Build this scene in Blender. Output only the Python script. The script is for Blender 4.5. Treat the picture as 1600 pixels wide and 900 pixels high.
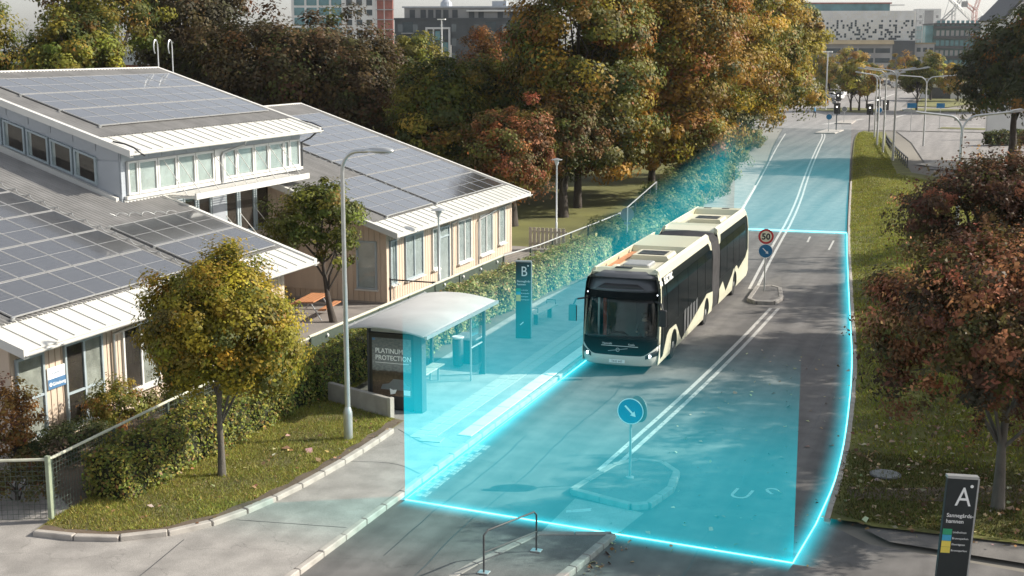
import bpy, bmesh, math, random
import numpy as np
from mathutils import Vector, Matrix

# ---------------------------------------------------------------- scene, camera, light
for o in list(bpy.data.objects): bpy.data.objects.remove(o)
scene = bpy.context.scene
COL = scene.collection
RAD = math.radians

cam_d = bpy.data.cameras.new('camera'); cam = bpy.data.objects.new('camera', cam_d); COL.objects.link(cam)
cam.location = (0, 0, 10.4)
cam.rotation_euler = (RAD(79.6), 0, RAD(20.0))
cam_d.sensor_width = 36; cam_d.lens = 46.575
cam_d.clip_start = 0.5; cam_d.clip_end = 6000
scene.camera = cam

SUN_EL, SUN_AZ = RAD(31), RAD(61.2)          # azimuth clockwise from +Y
to_sun = Vector((math.sin(SUN_AZ)*math.cos(SUN_EL), math.cos(SUN_AZ)*math.cos(SUN_EL), math.sin(SUN_EL)))
w = bpy.data.worlds.new('World'); scene.world = w; w.use_nodes = True
nt = w.node_tree; bg = nt.nodes['Background']
sky = nt.nodes.new('ShaderNodeTexSky'); sky.sky_type = 'NISHITA'; sky.sun_disc = False
sky.sun_elevation = SUN_EL; sky.sun_rotation = SUN_AZ
sky.dust_density = 1.5; sky.air_density = 1.0; sky.ozone_density = 1.0
hs = nt.nodes.new('ShaderNodeHueSaturation'); hs.inputs['Saturation'].default_value = 0.3
nt.links.new(sky.outputs[0], hs.inputs['Color']); nt.links.new(hs.outputs[0], bg.inputs[0])
bg.inputs[1].default_value = 0.115
sun_d = bpy.data.lights.new('sun', 'SUN'); sun_d.energy = 4.3; sun_d.angle = RAD(0.6); sun_d.color = (1.0, 0.925, 0.80)
sun = bpy.data.objects.new('sun', sun_d); COL.objects.link(sun); sun.location = (60, 40, 60)
sun.rotation_euler = (-to_sun).to_track_quat('-Z', 'Y').to_euler()
scene.view_settings.view_transform = 'Standard'; scene.view_settings.look = 'None'
scene.view_settings.exposure = 0.78; scene.view_settings.gamma = 1.0
scene.view_settings.use_curve_mapping = False
scene.render.engine = 'CYCLES'
scene.cycles.max_bounces = 8; scene.cycles.transparent_max_bounces = 12
scene.render.resolution_x = 1024; scene.render.resolution_y = 576

# ---------------------------------------------------------------- materials
MATS = {}
def new_mat(name):
    m = bpy.data.materials.new(name); m.use_nodes = True; MATS[name] = m
    return m, m.node_tree, m.node_tree.nodes['Principled BSDF']
def lk(nt, a, b): nt.links.new(a, b)
def noise(nt, scale, detail=6, coord='Object', stretch=None):
    tc = nt.nodes.new('ShaderNodeTexCoord'); n = nt.nodes.new('ShaderNodeTexNoise')
    n.inputs['Scale'].default_value = scale; n.inputs['Detail'].default_value = detail
    if stretch:
        mp = nt.nodes.new('ShaderNodeMapping'); mp.inputs['Scale'].default_value = stretch
        lk(nt, tc.outputs[coord], mp.inputs[0]); lk(nt, mp.outputs[0], n.inputs['Vector'])
    else: lk(nt, tc.outputs[coord], n.inputs['Vector'])
    return n
def ramp(nt, inp, stops):
    r = nt.nodes.new('ShaderNodeValToRGB'); e = r.color_ramp.elements
    while len(e) < len(stops): e.new(0.5)
    for i, (p, c) in enumerate(stops): e[i].position = p; e[i].color = (*c, 1) if len(c) == 3 else c
    lk(nt, inp, r.inputs[0]); return r
def mixc(nt, fac, a, b, mode='MIX'):
    m = nt.nodes.new('ShaderNodeMix'); m.data_type = 'RGBA'; m.blend_type = mode
    for k, v in ((0, fac), (6, a), (7, b)):
        if isinstance(v, (int, float)): m.inputs[k].default_value = v
        elif isinstance(v, tuple): m.inputs[k].default_value = (*v, 1)
        else: lk(nt, v, m.inputs[k])
    return m.outputs[2]
def bump(nt, p, height, strength=0.3, dist=0.02):
    b = nt.nodes.new('ShaderNodeBump'); b.inputs['Strength'].default_value = strength; b.inputs['Distance'].default_value = dist
    lk(nt, height, b.inputs['Height']); lk(nt, b.outputs[0], p.inputs['Normal'])
def sc(c, k): return tuple(min(1, x*k) for x in c)
def M(name, col, rough=0.6, var=0.12, scale=4.0, metal=0.0, bmp=0.0, bscale=None, coat=0.0, spec=0.5, stretch=None, coord='Object'):
    """plain procedural material: colour with noise wear and optional fine relief"""
    if name in MATS: return MATS[name]
    m, nt, p = new_mat(name)
    n = noise(nt, scale, 5, coord, stretch)
    r = ramp(nt, n.outputs[0], [(0.3, sc(col, 1-var)), (0.7, sc(col, 1+var))])
    lk(nt, r.outputs[0], p.inputs['Base Color'])
    p.inputs['Roughness'].default_value = rough; p.inputs['Metallic'].default_value = metal
    p.inputs['Coat Weight'].default_value = coat; p.inputs['Specular IOR Level'].default_value = spec
    if bmp:
        n2 = noise(nt, bscale or scale*8, 6, coord); bump(nt, p, n2.outputs[0], bmp, 0.02)
    return m
def asphalt(name, a, b, dirs=None):
    m, nt, p = new_mat(name)
    n1 = noise(nt, 1.1, 5, 'Object', (1.0, 0.035, 1)); n2 = noise(nt, 60, 2); n3 = noise(nt, 1.6, 6)
    c = ramp(nt, n1.outputs[0], [(0.32, a), (0.68, b)]).outputs[0]
    c = mixc(nt, 0.6, c, ramp(nt, n2.outputs[0], [(0.35, (0.6,)*3), (0.7, (1.35,)*3)]).outputs[0], 'MULTIPLY')
    c = mixc(nt, 0.6, c, ramp(nt, n3.outputs[0], [(0.35, (0.70,)*3), (0.65, (1.2,)*3)]).outputs[0], 'MULTIPLY')
    v = nt.nodes.new('ShaderNodeTexVoronoi'); v.feature = 'DISTANCE_TO_EDGE'; v.inputs['Scale'].default_value = 0.16
    nz = noise(nt, 1.3, 5); tc = nt.nodes.new('ShaderNodeTexCoord')
    va = nt.nodes.new('ShaderNodeVectorMath'); va.operation = 'MULTIPLY_ADD'; va.inputs[1].default_value = (1.6,)*3
    lk(nt, nz.outputs[1], va.inputs[0]); lk(nt, tc.outputs['Object'], va.inputs[2]); lk(nt, va.outputs[0], v.inputs['Vector'])
    cr = ramp(nt, v.outputs['Distance'], [(0.0, (0.7,)*3), (0.004, (1,)*3)])
    c = mixc(nt, 0.8, c, cr.outputs[0], 'MULTIPLY')
    lk(nt, c, p.inputs['Base Color']); p.inputs['Roughness'].default_value = 0.85
    bump(nt, p, n2.outputs[0], 0.35, 0.01); return m
def attr_leaf(name, trans=0.38, rough=0.55):
    m, nt, p = new_mat(name)
    a = nt.nodes.new('ShaderNodeAttribute'); a.attribute_name = 'leaf_colour'
    lk(nt, a.outputs['Color'], p.inputs['Base Color']); p.inputs['Roughness'].default_value = rough
    p.inputs['Specular IOR Level'].default_value = 0.25
    t = nt.nodes.new('ShaderNodeBsdfTranslucent'); lk(nt, a.outputs['Color'], t.inputs['Color'])
    mx = nt.nodes.new('ShaderNodeMixShader'); mx.inputs[0].default_value = trans
    lk(nt, p.outputs[0], mx.inputs[1]); lk(nt, t.outputs[0], mx.inputs[2])
    lk(nt, mx.outputs[0], nt.nodes['Material Output'].inputs[0]); return m
def glass(name, tint=(0.90, 0.93, 0.93), opac=0.05, rough=0.02):
    m, nt, p = new_mat(name)
    n = noise(nt, 3.0); r = ramp(nt, n.outputs[0], [(0.3, sc(tint, 0.95)), (0.7, tint)])
    tr = nt.nodes.new('ShaderNodeBsdfTransparent'); lk(nt, r.outputs[0], tr.inputs[0])
    gl = nt.nodes.new('ShaderNodeBsdfGlossy'); gl.inputs['Roughness'].default_value = rough
    fr = nt.nodes.new('ShaderNodeLayerWeight'); fr.inputs[0].default_value = 0.5
    pw = nt.nodes.new('ShaderNodeMath'); pw.operation = 'POWER'; pw.inputs[1].default_value = 4.0; lk(nt, fr.outputs['Facing'], pw.inputs[0])
    ad = nt.nodes.new('ShaderNodeMath'); ad.operation = 'MULTIPLY_ADD'; ad.inputs[1].default_value = 0.9; ad.inputs[2].default_value = opac; lk(nt, pw.outputs[0], ad.inputs[0])
    mx = nt.nodes.new('ShaderNodeMixShader'); lk(nt, ad.outputs[0], mx.inputs[0])
    lk(nt, tr.outputs[0], mx.inputs[1]); lk(nt, gl.outputs[0], mx.inputs[2])
    lk(nt, mx.outputs[0], nt.nodes['Material Output'].inputs[0]); return m

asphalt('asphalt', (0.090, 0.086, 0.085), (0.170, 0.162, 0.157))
asphalt('asphalt_path', (0.26, 0.245, 0.23), (0.33, 0.31, 0.29))
asphalt('asphalt_patch', (0.125, 0.118, 0.112), (0.165, 0.156, 0.148))
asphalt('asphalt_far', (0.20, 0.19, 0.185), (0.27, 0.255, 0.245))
M('concrete', (0.34, 0.31, 0.28), 0.85, 0.15, 3, bmp=0.3, bscale=40)
M('kerb', (0.36, 0.33, 0.30), 0.85, 0.18, 2.2, bmp=0.4, bscale=30)
M('slab', (0.40, 0.37, 0.33), 0.85, 0.1, 1.3, bmp=0.25, bscale=40, coord='Generated')
M('slab_white', (0.72, 0.70, 0.64), 0.8, 0.08, 3, bmp=0.2, bscale=40)
def worn_paint():
    m, nt, p = new_mat('road_paint'); n = noise(nt, 7, 8); n2 = noise(nt, 45, 3)
    f = nt.nodes.new('ShaderNodeMath'); f.operation = 'MULTIPLY_ADD'; f.inputs[1].default_value = .5; lk(nt, n2.outputs[0], f.inputs[0]); lk(nt, n.outputs[0], f.inputs[2])
    r = ramp(nt, f.outputs[0], [(0.56, (0.15, 0.145, 0.14)), (0.68, (0.46, 0.45, 0.43))]); lk(nt, r.outputs[0], p.inputs['Base Color']); p.inputs['Roughness'].default_value = .8; bump(nt, p, n2.outputs[0], .3, .01)
worn_paint()
M('shelter_roof', (0.44, 0.44, 0.43), 0.45, 0.08, 1.2)
M('kerb_dark', (0.25, 0.235, 0.22), 0.9, 0.2, 3, bmp=0.4, bscale=30)
M('soil', (0.115, 0.085, 0.06), 0.95, 0.3, 1.2, bmp=0.8, bscale=14)
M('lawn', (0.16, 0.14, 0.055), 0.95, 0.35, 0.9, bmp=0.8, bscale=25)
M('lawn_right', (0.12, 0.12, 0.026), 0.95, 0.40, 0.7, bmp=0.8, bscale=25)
M('lawn_far', (0.13, 0.13, 0.035), 0.95, 0.35, 0.25, bmp=0.5, bscale=6)
M('ground_far', (0.19, 0.175, 0.15), 0.95, 0.2, 0.05)
M('yard', (0.22, 0.20, 0.185), 0.9, 0.2, 0.6, bmp=0.4, bscale=20)
attr_leaf('leaf'); attr_leaf('grass_blade', 0.35, 0.6); attr_leaf('dry_leaf', 0.1, 0.7)
M('bark', (0.055, 0.045, 0.037), 0.9, 0.35, 6, bmp=1.0, bscale=14, stretch=(1, 1, 0.25))
M('bark_grey', (0.115, 0.10, 0.085), 0.9, 0.3, 6, bmp=1.0, bscale=14, stretch=(1, 1, 0.25))
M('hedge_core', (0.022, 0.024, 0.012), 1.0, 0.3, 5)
M('steel', (0.52, 0.53, 0.53), 0.4, 0.08, 5, metal=0.75)
M('steel_dull', (0.36, 0.37, 0.37), 0.55, 0.12, 5, metal=0.5)
M('white_metal', (0.56, 0.555, 0.53), 0.45, 0.05, 1.5)
M('eave_metal', (0.54, 0.535, 0.505), 0.42, 0.06, 0.8)
M('roof_corr', (0.235, 0.23, 0.225), 0.85, 0.16, 1.2, bmp=0.3, bscale=25)
M('zinc', (0.36, 0.39, 0.43), 0.5, 0.10, 0.9, metal=0.25)
M('wood_board', (0.56, 0.455, 0.36), 0.75, 0.10, 3.0, stretch=(1, 1, 0.15), bmp=0.2, bscale=20)
M('frame_white', (0.60, 0.60, 0.585), 0.5, 0.05, 3)
M('frame_grey', (0.33, 0.39, 0.42), 0.5, 0.08, 3)
M('blind', (0.54, 0.56, 0.56), 0.8, 0.06, 2)
M('room_dark', (0.05, 0.035, 0.028), 0.9, 0.5, 0.9)
M('room_pale', (0.42, 0.40, 0.36), 0.9, 0.35, 1.5)
M('black_metal', (0.018, 0.019, 0.021), 0.35, 0.2, 4)
M('dark_grey', (0.05, 0.053, 0.056), 0.5, 0.2, 3)
M('rubber', (0.02, 0.02, 0.021), 0.8, 0.2, 8)
M('bellows', (0.075, 0.072, 0.075), 0.8, 0.2, 3, bmp=0.2)
M('cream', (0.62, 0.61, 0.465), 0.3, 0.02, 1.2, coat=0.3)
M('cream_front', (0.60, 0.60, 0.54), 0.3, 0.02, 1.2, coat=0.3)
M('bus_black', (0.008, 0.011, 0.012), 0.3, 0.15, 2, spec=0.1)
M('bus_fascia', (0.075, 0.080, 0.090), 0.35, 0.08, 2, coat=0.2)
M('bus_pane', (0.006, 0.009, 0.010), 0.10, 0.2, 1.5, spec=0.08)
M('bus_grey_stripe', (0.10, 0.105, 0.11), 0.4, 0.1, 4)
for k_ in ('bus_black', 'bus_pane'): MATS[k_].node_tree.nodes['Principled BSDF'].inputs['IOR'].default_value = 1.16
M('roof_unit', (0.55, 0.52, 0.40), 0.5, 0.05, 3)
M('rim', (0.45, 0.46, 0.46), 0.4, 0.15, 9, metal=0.7)
M('text_white', (0.85, 0.85, 0.83), 0.5, 0.02, 9)
M('sign_blue', (0.008, 0.15, 0.32), 0.4, 0.05, 5)
M('window_dull', (0.12, 0.145, 0.155), 0.2, 0.3, 0.3)
M('sign_pale', (0.80, 0.76, 0.56), 0.4, 0.1, 5)
M('blind_green', (0.50, 0.515, 0.495), 0.6, 0.12, 1.2)
M('sign_yellow', (0.75, 0.60, 0.10), 0.4, 0.05, 5)
M('sign_red', (0.55, 0.03, 0.03), 0.4, 0.05, 5)
M('sign_back', (0.17, 0.18, 0.18), 0.55, 0.1, 5, metal=0.3)
M('pylon', (0.016, 0.022, 0.024), 0.38, 0.15, 4)
M('fence_green', (0.055, 0.075, 0.060), 0.6, 0.12, 6)
M('fence_rail', (0.50, 0.50, 0.40), 0.55, 0.12, 3)
M('fence_post', (0.27, 0.31, 0.22), 0.6, 0.15, 5)
M('table_wood', (0.42, 0.185, 0.085), 0.65, 0.18, 4, stretch=(1, 8, 1), bmp=0.2)
M('bench_wood', (0.40, 0.36, 0.30), 0.7, 0.15, 5, bmp=0.2)
M('red_paint', (0.42, 0.05, 0.025), 0.6, 0.12, 4)
M('blue_paint', (0.07, 0.17, 0.32), 0.5, 0.1, 4)
M('skin', (0.55, 0.34, 0.25), 0.6, 0.05, 8)
M('hair', (0.06, 0.04, 0.03), 0.8, 0.2, 20)
M('cloth_dark', (0.02, 0.024, 0.035), 0.9, 0.15, 8)
M('cloth_blue', (0.05, 0.22, 0.40), 0.85, 0.15, 8)
M('cloth_white', (0.6, 0.6, 0.58), 0.9, 0.1, 8)
M('brick_red', (0.30, 0.11, 0.085), 0.9, 0.2, 0.6)
M('brick_dark', (0.062, 0.072, 0.078), 0.85, 0.22, 0.35)
M('facade_white', (0.62, 0.62, 0.60), 0.7, 0.1, 0.3)
M('facade_grey', (0.28, 0.28, 0.275), 0.8, 0.15, 0.2)
M('facade_teal', (0.05, 0.10, 0.10), 0.5, 0.25, 0.2)
M('window_far', (0.035, 0.055, 0.065), 0.15, 0.3, 0.3)
M('window_teal', (0.10, 0.22, 0.24), 0.15, 0.3, 0.3)
M('roof_brown', (0.23, 0.19, 0.12), 0.9, 0.2, 0.2)
M('crane_pink', (0.50, 0.27, 0.24), 0.6, 0.1, 0.5)
M('car_white', (0.7, 0.7, 0.7), 0.3, 0.03, 3, coat=0.5)
M('car_dark', (0.03, 0.035, 0.045), 0.3, 0.05, 3, coat=0.5)
glass('glass_clear'); glass('glass_screen', (0.78, 0.83, 0.83), 0.03)
def lamp_glow(name, col, e):
    m, nt, p = new_mat(name); n = noise(nt, 5); r = ramp(nt, n.outputs[0], [(0.3, sc(col, .9)), (0.7, col)])
    lk(nt, r.outputs[0], p.inputs['Base Color']); lk(nt, r.outputs[0], p.inputs['Emission Color']); p.inputs['Emission Strength'].default_value = e; return m
lamp_glow('headlight', (0.9, 0.95, 1.0), 2.5)
lamp_glow('signal_white', (1.0, 0.95, 0.85), 2.0)

def solar_mat():
    m, nt, p = new_mat('solar')
    tc = nt.nodes.new('ShaderNodeTexCoord'); br = nt.nodes.new('ShaderNodeTexBrick')
    br.offset = 0; br.inputs['Scale'].default_value = 1; br.inputs['Brick Width'].default_value = 0.18; br.inputs['Row Height'].default_value = 0.17
    br.inputs['Mortar Size'].default_value = 0.008; br.inputs['Mortar Smooth'].default_value = 0.3
    br.inputs['Color1'].default_value = (0.042, 0.044, 0.050, 1); br.inputs['Color2'].default_value = (0.050, 0.052, 0.058, 1); br.inputs['Mortar'].default_value = (0.10, 0.10, 0.105, 1)
    lk(nt, tc.outputs['Object'], br.inputs['Vector']); 
    lk(nt, br.outputs['Color'], p.inputs['Base Color']); p.inputs['Roughness'].default_value = 0.22
    p.inputs['Specular IOR Level'].default_value = 1.0; p.inputs['Coat Weight'].default_value = 1.0; p.inputs['Coat IOR'].default_value = 1.6; p.inputs['Coat Roughness'].default_value = 0.08; return m
solar_mat()
M('solar_edge', (0.42, 0.42, 0.42), 0.5, 0.05, 3, metal=0.5)

def holo(name, z0, z1, dens, base=(0.0, 0.70, 0.86), tint=0.0, rise=0.0, yend=None):
    """light curtain: tinted see-through film that glows, fading with height"""
    m, nt, p = new_mat(name)
    tc = nt.nodes.new('ShaderNodeTexCoord'); sx = nt.nodes.new('ShaderNodeSeparateXYZ'); lk(nt, tc.outputs['Object'], sx.inputs[0])
    mr = nt.nodes.new('ShaderNodeMapRange'); mr.interpolation_type = 'SMOOTHSTEP'
    mr.inputs['From Min'].default_value = z0; mr.inputs['From Max'].default_value = z1; mr.inputs['To Min'].default_value = 1; mr.inputs['To Max'].default_value = 0
    ry = nt.nodes.new('ShaderNodeMath'); ry.operation = 'SUBTRACT'; ry.inputs[1].default_value = 36.0; ry.use_clamp = False; lk(nt, sx.outputs[1], ry.inputs[0])
    rm = nt.nodes.new('ShaderNodeMath'); rm.operation = 'MAXIMUM'; rm.inputs[1].default_value = 0.0; lk(nt, ry.outputs[0], rm.inputs[0])
    rz = nt.nodes.new('ShaderNodeMath'); rz.operation = 'MULTIPLY_ADD'; rz.inputs[1].default_value = -rise; lk(nt, rm.outputs[0], rz.inputs[0]); lk(nt, sx.outputs[2], rz.inputs[2])
    lk(nt, rz.outputs[0], mr.inputs[0])
    nz = noise(nt, 0.25, 2); nr = nt.nodes.new('ShaderNodeMapRange'); nr.inputs['To Min'].default_value = 0.85; nr.inputs['To Max'].default_value = 1.1; lk(nt, nz.outputs[0], nr.inputs[0])
    mu = nt.nodes.new('ShaderNodeMath'); mu.operation = 'MULTIPLY'; lk(nt, mr.outputs[0], mu.inputs[0]); lk(nt, nr.outputs[0], mu.inputs[1])
    if yend:
        ye = nt.nodes.new('ShaderNodeMapRange'); ye.interpolation_type = 'SMOOTHSTEP'; ye.inputs['From Min'].default_value = yend[0]; ye.inputs['From Max'].default_value = yend[1]; ye.inputs['To Min'].default_value = 1; ye.inputs['To Max'].default_value = 0
        lk(nt, sx.outputs[1], ye.inputs[0]); m0 = mu; mu = nt.nodes.new('ShaderNodeMath'); mu.operation = 'MULTIPLY'; lk(nt, m0.outputs[0], mu.inputs[0]); lk(nt, ye.outputs[0], mu.inputs[1])
    tr = nt.nodes.new('ShaderNodeBsdfTransparent'); lk(nt, mixc(nt, mu.outputs[0], (1.0, 1.0, 1.0), (1-tint, 1-tint*.12, 1-tint*.08)), tr.inputs[0])
    em = nt.nodes.new('ShaderNodeEmission'); em.inputs[0].default_value = (*base, 1)
    ms = nt.nodes.new('ShaderNodeMath'); ms.operation = 'MULTIPLY'; ms.inputs[1].default_value = 0.205*dens; lk(nt, mu.outputs[0], ms.inputs[0]); lk(nt, ms.outputs[0], em.inputs[1])
    ad = nt.nodes.new('ShaderNodeAddShader'); lk(nt, tr.outputs[0], ad.inputs[0]); lk(nt, em.outputs[0], ad.inputs[1])
    lk(nt, ad.outputs[0], nt.nodes['Material Output'].inputs[0]); return m
holo('curtain_light', 1.6, 4.7, 1.08, tint=0.40); holo('curtain_side', 2.6, 4.6, 1.0, tint=0.07, rise=0.045, yend=(64.0, 84.0)); holo('curtain_far', 0.5, 7.0, 1.15); holo('curtain_low', 0.0, 0.45, 0.35)
m_, nt_, p_ = new_mat('edge_glow')
em_ = nt_.nodes.new('ShaderNodeEmission'); n_ = noise(nt_, 0.8); r_ = ramp(nt_, n_.outputs[0], [(0.3, (0.22, 0.85, 0.98)), (0.7, (0.35, 0.95, 1.0))])
lk(nt_, r_.outputs[0], em_.inputs[0]); em_.inputs[1].default_value = 1.6; lk(nt_, em_.outputs[0], nt_.nodes['Material Output'].inputs[0])

def halo(name, e):  # ground glow beside the edge lines, painted as ribbon emission that fades outwards
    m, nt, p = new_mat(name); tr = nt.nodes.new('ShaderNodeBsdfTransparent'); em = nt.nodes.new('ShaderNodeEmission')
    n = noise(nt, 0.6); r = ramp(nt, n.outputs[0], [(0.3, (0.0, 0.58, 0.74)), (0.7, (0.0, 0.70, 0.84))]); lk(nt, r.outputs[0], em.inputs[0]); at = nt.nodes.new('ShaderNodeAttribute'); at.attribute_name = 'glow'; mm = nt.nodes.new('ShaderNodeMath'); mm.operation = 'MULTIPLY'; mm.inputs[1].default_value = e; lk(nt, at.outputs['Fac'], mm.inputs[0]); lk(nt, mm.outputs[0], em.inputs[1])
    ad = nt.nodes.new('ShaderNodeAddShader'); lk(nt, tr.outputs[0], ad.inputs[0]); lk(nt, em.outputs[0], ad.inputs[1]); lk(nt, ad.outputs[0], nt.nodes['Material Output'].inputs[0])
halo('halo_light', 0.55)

# ---------------------------------------------------------------- mesh helpers
def link_mesh(name, me, mat, parent=None, loc=(0, 0, 0), rot=(0, 0, 0), smooth=False):
    o = bpy.data.objects.new(name, me); COL.objects.link(o)
    if mat is not None and not me.materials: me.materials.append(MATS[mat] if isinstance(mat, str) else mat)
    o.location = loc; o.rotation_euler = rot
    if parent is not None: o.parent = parent
    if smooth: me.shade_smooth()
    return o
def prim(o): return o.data
class MB:
    def __init__(s): s.v = []; s.f = []
    def add(s, vs, fs):
        b = len(s.v); s.v += [tuple(x) for x in vs]; s.f += [tuple(b+i for i in f) for f in fs]; return s
    def box(s, x0, x1, y0, y1, z0, z1):
        v = [(x0,y0,z0),(x1,y0,z0),(x1,y1,z0),(x0,y1,z0),(x0,y0,z1),(x1,y0,z1),(x1,y1,z1),(x0,y1,z1)]
        return s.add(v, [(0,3,2,1),(4,5,6,7),(0,1,5,4),(1,2,6,5),(2,3,7,6),(3,0,4,7)])
    def cbox(s, x0, x1, y0, y1, z0, z1, c):
        """box with chamfered vertical and top edges"""
        b = [(x0+c,y0),(x1-c,y0),(x1,y0+c),(x1,y1-c),(x1-c,y1),(x0+c,y1),(x0,y1-c),(x0,y0+c)]
        t = [(x0+2*c,y0+c),(x1-2*c,y0+c),(x1-c,y0+2*c),(x1-c,y1-2*c),(x1-2*c,y1-c),(x0+2*c,y1-c),(x0+c,y1-2*c),(x0+c,y0+2*c)]
        v = [(x,y,z0) for x,y in b]+[(x,y,z1-c) for x,y in b]+[(x,y,z1) for x,y in t]
        f = [tuple(range(7,-1,-1)), tuple(range(16,24))]
        for k in (0, 8): f += [(k+i, k+(i+1)%8, k+8+(i+1)%8, k+8+i) for i in range(8)]
        return s.add(v, f)
    def prism(s, poly, axis, a, b):
        """extrude polygon along axis ('x','y','z') from a to b; poly holds the two other coordinates in xyz order"""
        n = len(poly)
        def mk(p, t): return {'x': (t, p[0], p[1]), 'y': (p[0], t, p[1]), 'z': (p[0], p[1], t)}[axis]
        v = [mk(p, a) for p in poly]+[mk(p, b) for p in poly]
        f = [tuple(range(n-1, -1, -1)), tuple(range(n, 2*n))]+[(i, (i+1) % n, n+(i+1) % n, n+i) for i in range(n)]
        return s.add(v, f)
    def tube(s, pts, r, n=8, caps=True):
        pts = [Vector(p) for p in pts]; rs = r if isinstance(r, (list, tuple)) else [r]*len(pts)
        v = []; prev = None
        for i, p in enumerate(pts):
            d = (pts[min(i+1, len(pts)-1)]-pts[max(i-1, 0)]).normalized()
            a = d.cross(Vector((0, 0, 1))) if prev is None else prev-d*prev.dot(d)
            if a.length < 1e-4: a = d.cross(Vector((0, 1, 0)))
            a.normalize(); prev = a; b = d.cross(a)
            v += [p+(a*math.cos(2*math.pi*k/n)+b*math.sin(2*math.pi*k/n))*rs[i] for k in range(n)]
        f = [(i*n+k, i*n+(k+1) % n, (i+1)*n+(k+1) % n, (i+1)*n+k) for i in range(len(pts)-1) for k in range(n)]
        if caps: f += [tuple(range(n-1, -1, -1)), tuple((len(pts)-1)*n+k for k in range(n))]
        return s.add(v, f)
    def lathe(s, prof, n=20, axis='z', c=(0, 0, 0)):
        v = []
        for r, h in prof:
            for k in range(n):
                a, b = r*math.cos(2*math.pi*k/n), r*math.sin(2*math.pi*k/n)
                q = {'z': (a, b, h), 'x': (h, a, b), 'y': (b, h, a)}[axis]
                v.append((q[0]+c[0], q[1]+c[1], q[2]+c[2]))
        m = len(prof)
        f = [(i*n+k, i*n+(k+1) % n, (i+1)*n+(k+1) % n, (i+1)*n+k) for i in range(m-1) for k in range(n)]
        f += [tuple(range(n-1, -1, -1)), tuple((m-1)*n+k for k in range(n))]
        return s.add(v, f)
    def grid(s, fn, us, vs):
        n = len(vs); b = [fn(u, v) for u in us for v in vs]
        return s.add(b, [(i*n+j, i*n+j+1, (i+1)*n+j+1, (i+1)*n+j) for i in range(len(us)-1) for j in range(n-1)])
    def mesh(s, name):
        me = bpy.data.meshes.new(name); me.from_pydata(s.v, [], s.f); me.update(); return me
    def build(s, name, mat, parent=None, loc=(0, 0, 0), rot=(0, 0, 0), smooth=False, fix=True):
        me = s.mesh(name)
        if fix:
            bm = bmesh.new(); bm.from_mesh(me); bmesh.ops.recalc_face_normals(bm, faces=bm.faces); bm.to_mesh(me); bm.free()
        o = link_mesh(name, me, mat, parent, loc, rot)
        if smooth:
            me.shade_smooth(); me.set_sharp_from_angle(angle=RAD(40))
        return o
def props(o, label=None, cat=None, group=None, kind=None):
    if label: o['label'] = label
    if cat: o['category'] = cat
    if group: o['group'] = group
    if kind: o['kind'] = kind
    return o
def thing(name, label, cat, loc=(0, 0, 0), rz=0.0, group=None, rot=None):
    o = bpy.data.objects.new(name, None); COL.objects.link(o); o.empty_display_size = 0.3
    o.location = loc; o.rotation_euler = rot if rot else (0, 0, rz)
    return props(o, label, cat, group)
def struct(o): o['kind'] = 'structure'; return o
def dup_tree(o, parent=None):
    c = o.copy(); COL.objects.link(c)
    if parent is not None: c.parent = parent
    for ch in list(o.children): dup_tree(ch, c)
    return c
def like(name, me, parent, loc=(0, 0, 0), rot=(0, 0, 0), scale=(1, 1, 1)):
    o = bpy.data.objects.new(name, me); COL.objects.link(o); o.parent = parent
    o.location = loc; o.rotation_euler = rot; o.scale = scale; return o
def text(name, body, size, mat, parent, loc, rot, ext=0.004, align='LEFT', sx=1.0, space=1.0, bold=0.0):
    cu = bpy.data.curves.new(name, 'FONT'); cu.body = body; cu.size = size; cu.extrude = ext; cu.align_x = align; cu.space_character = space
    cu.offset = bold; cu.resolution_u = 3
    t = bpy.data.objects.new(name+'_tmp', cu); COL.objects.link(t)
    dg = bpy.context.evaluated_depsgraph_get(); me = bpy.data.meshes.new_from_object(t.evaluated_get(dg))
    bpy.data.objects.remove(t); bpy.data.curves.remove(cu); me.materials.clear()
    o = link_mesh(name, me, mat, parent, loc, rot); o.scale = (sx, 1, 1); return o
def sheet(name, poly, z, mat, parent=None):
    """flat polygon, triangulated"""
    bm = bmesh.new(); vs = [bm.verts.new((p[0], p[1], z)) for p in poly]; f = bm.faces.new(vs)
    f.normal_update()
    if f.normal.z < 0: f.normal_flip()
    bmesh.ops.triangulate(bm, faces=bm.faces); me = bpy.data.meshes.new(name); bm.to_mesh(me); bm.free()
    return link_mesh(name, me, mat, parent)
def strip(name, left, right, z, mat, parent=None):
    mb = MB(); n = len(left)
    mb.add([(*p, z) for p in left]+[(*p, z) for p in right], [(i, n+i, n+i+1, i+1) for i in range(n-1)])
    return mb.build(name, mat, parent)
def resample(pts, step):
    out = [Vector(pts[0])]; acc = 0.0; pts = [Vector(p) for p in pts]
    for a, b in zip(pts[:-1], pts[1:]):
        d = (b-a).length; t = step-acc
        while t <= d+1e-9: out.append(a+(b-a)*(t/d)); t += step
        acc = d-(t-step)
    return out
def smooth_path(pts, it=2):
    pts = [Vector(p) for p in pts]
    for _ in range(it):
        q = [pts[0]]
        for a, b in zip(pts[:-1], pts[1:]): q += [a*0.75+b*0.25, a*0.25+b*0.75]
        pts = q+[pts[-1]]
    return pts
def offset_path(pts, d):
    pts = [Vector((p[0], p[1])) for p in pts]; out = []
    for i, p in enumerate(pts):
        t = (pts[min(i+1, len(pts)-1)]-pts[max(i-1, 0)]).normalized(); out.append(p+Vector((t.y, -t.x))*d)
    return out
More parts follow.
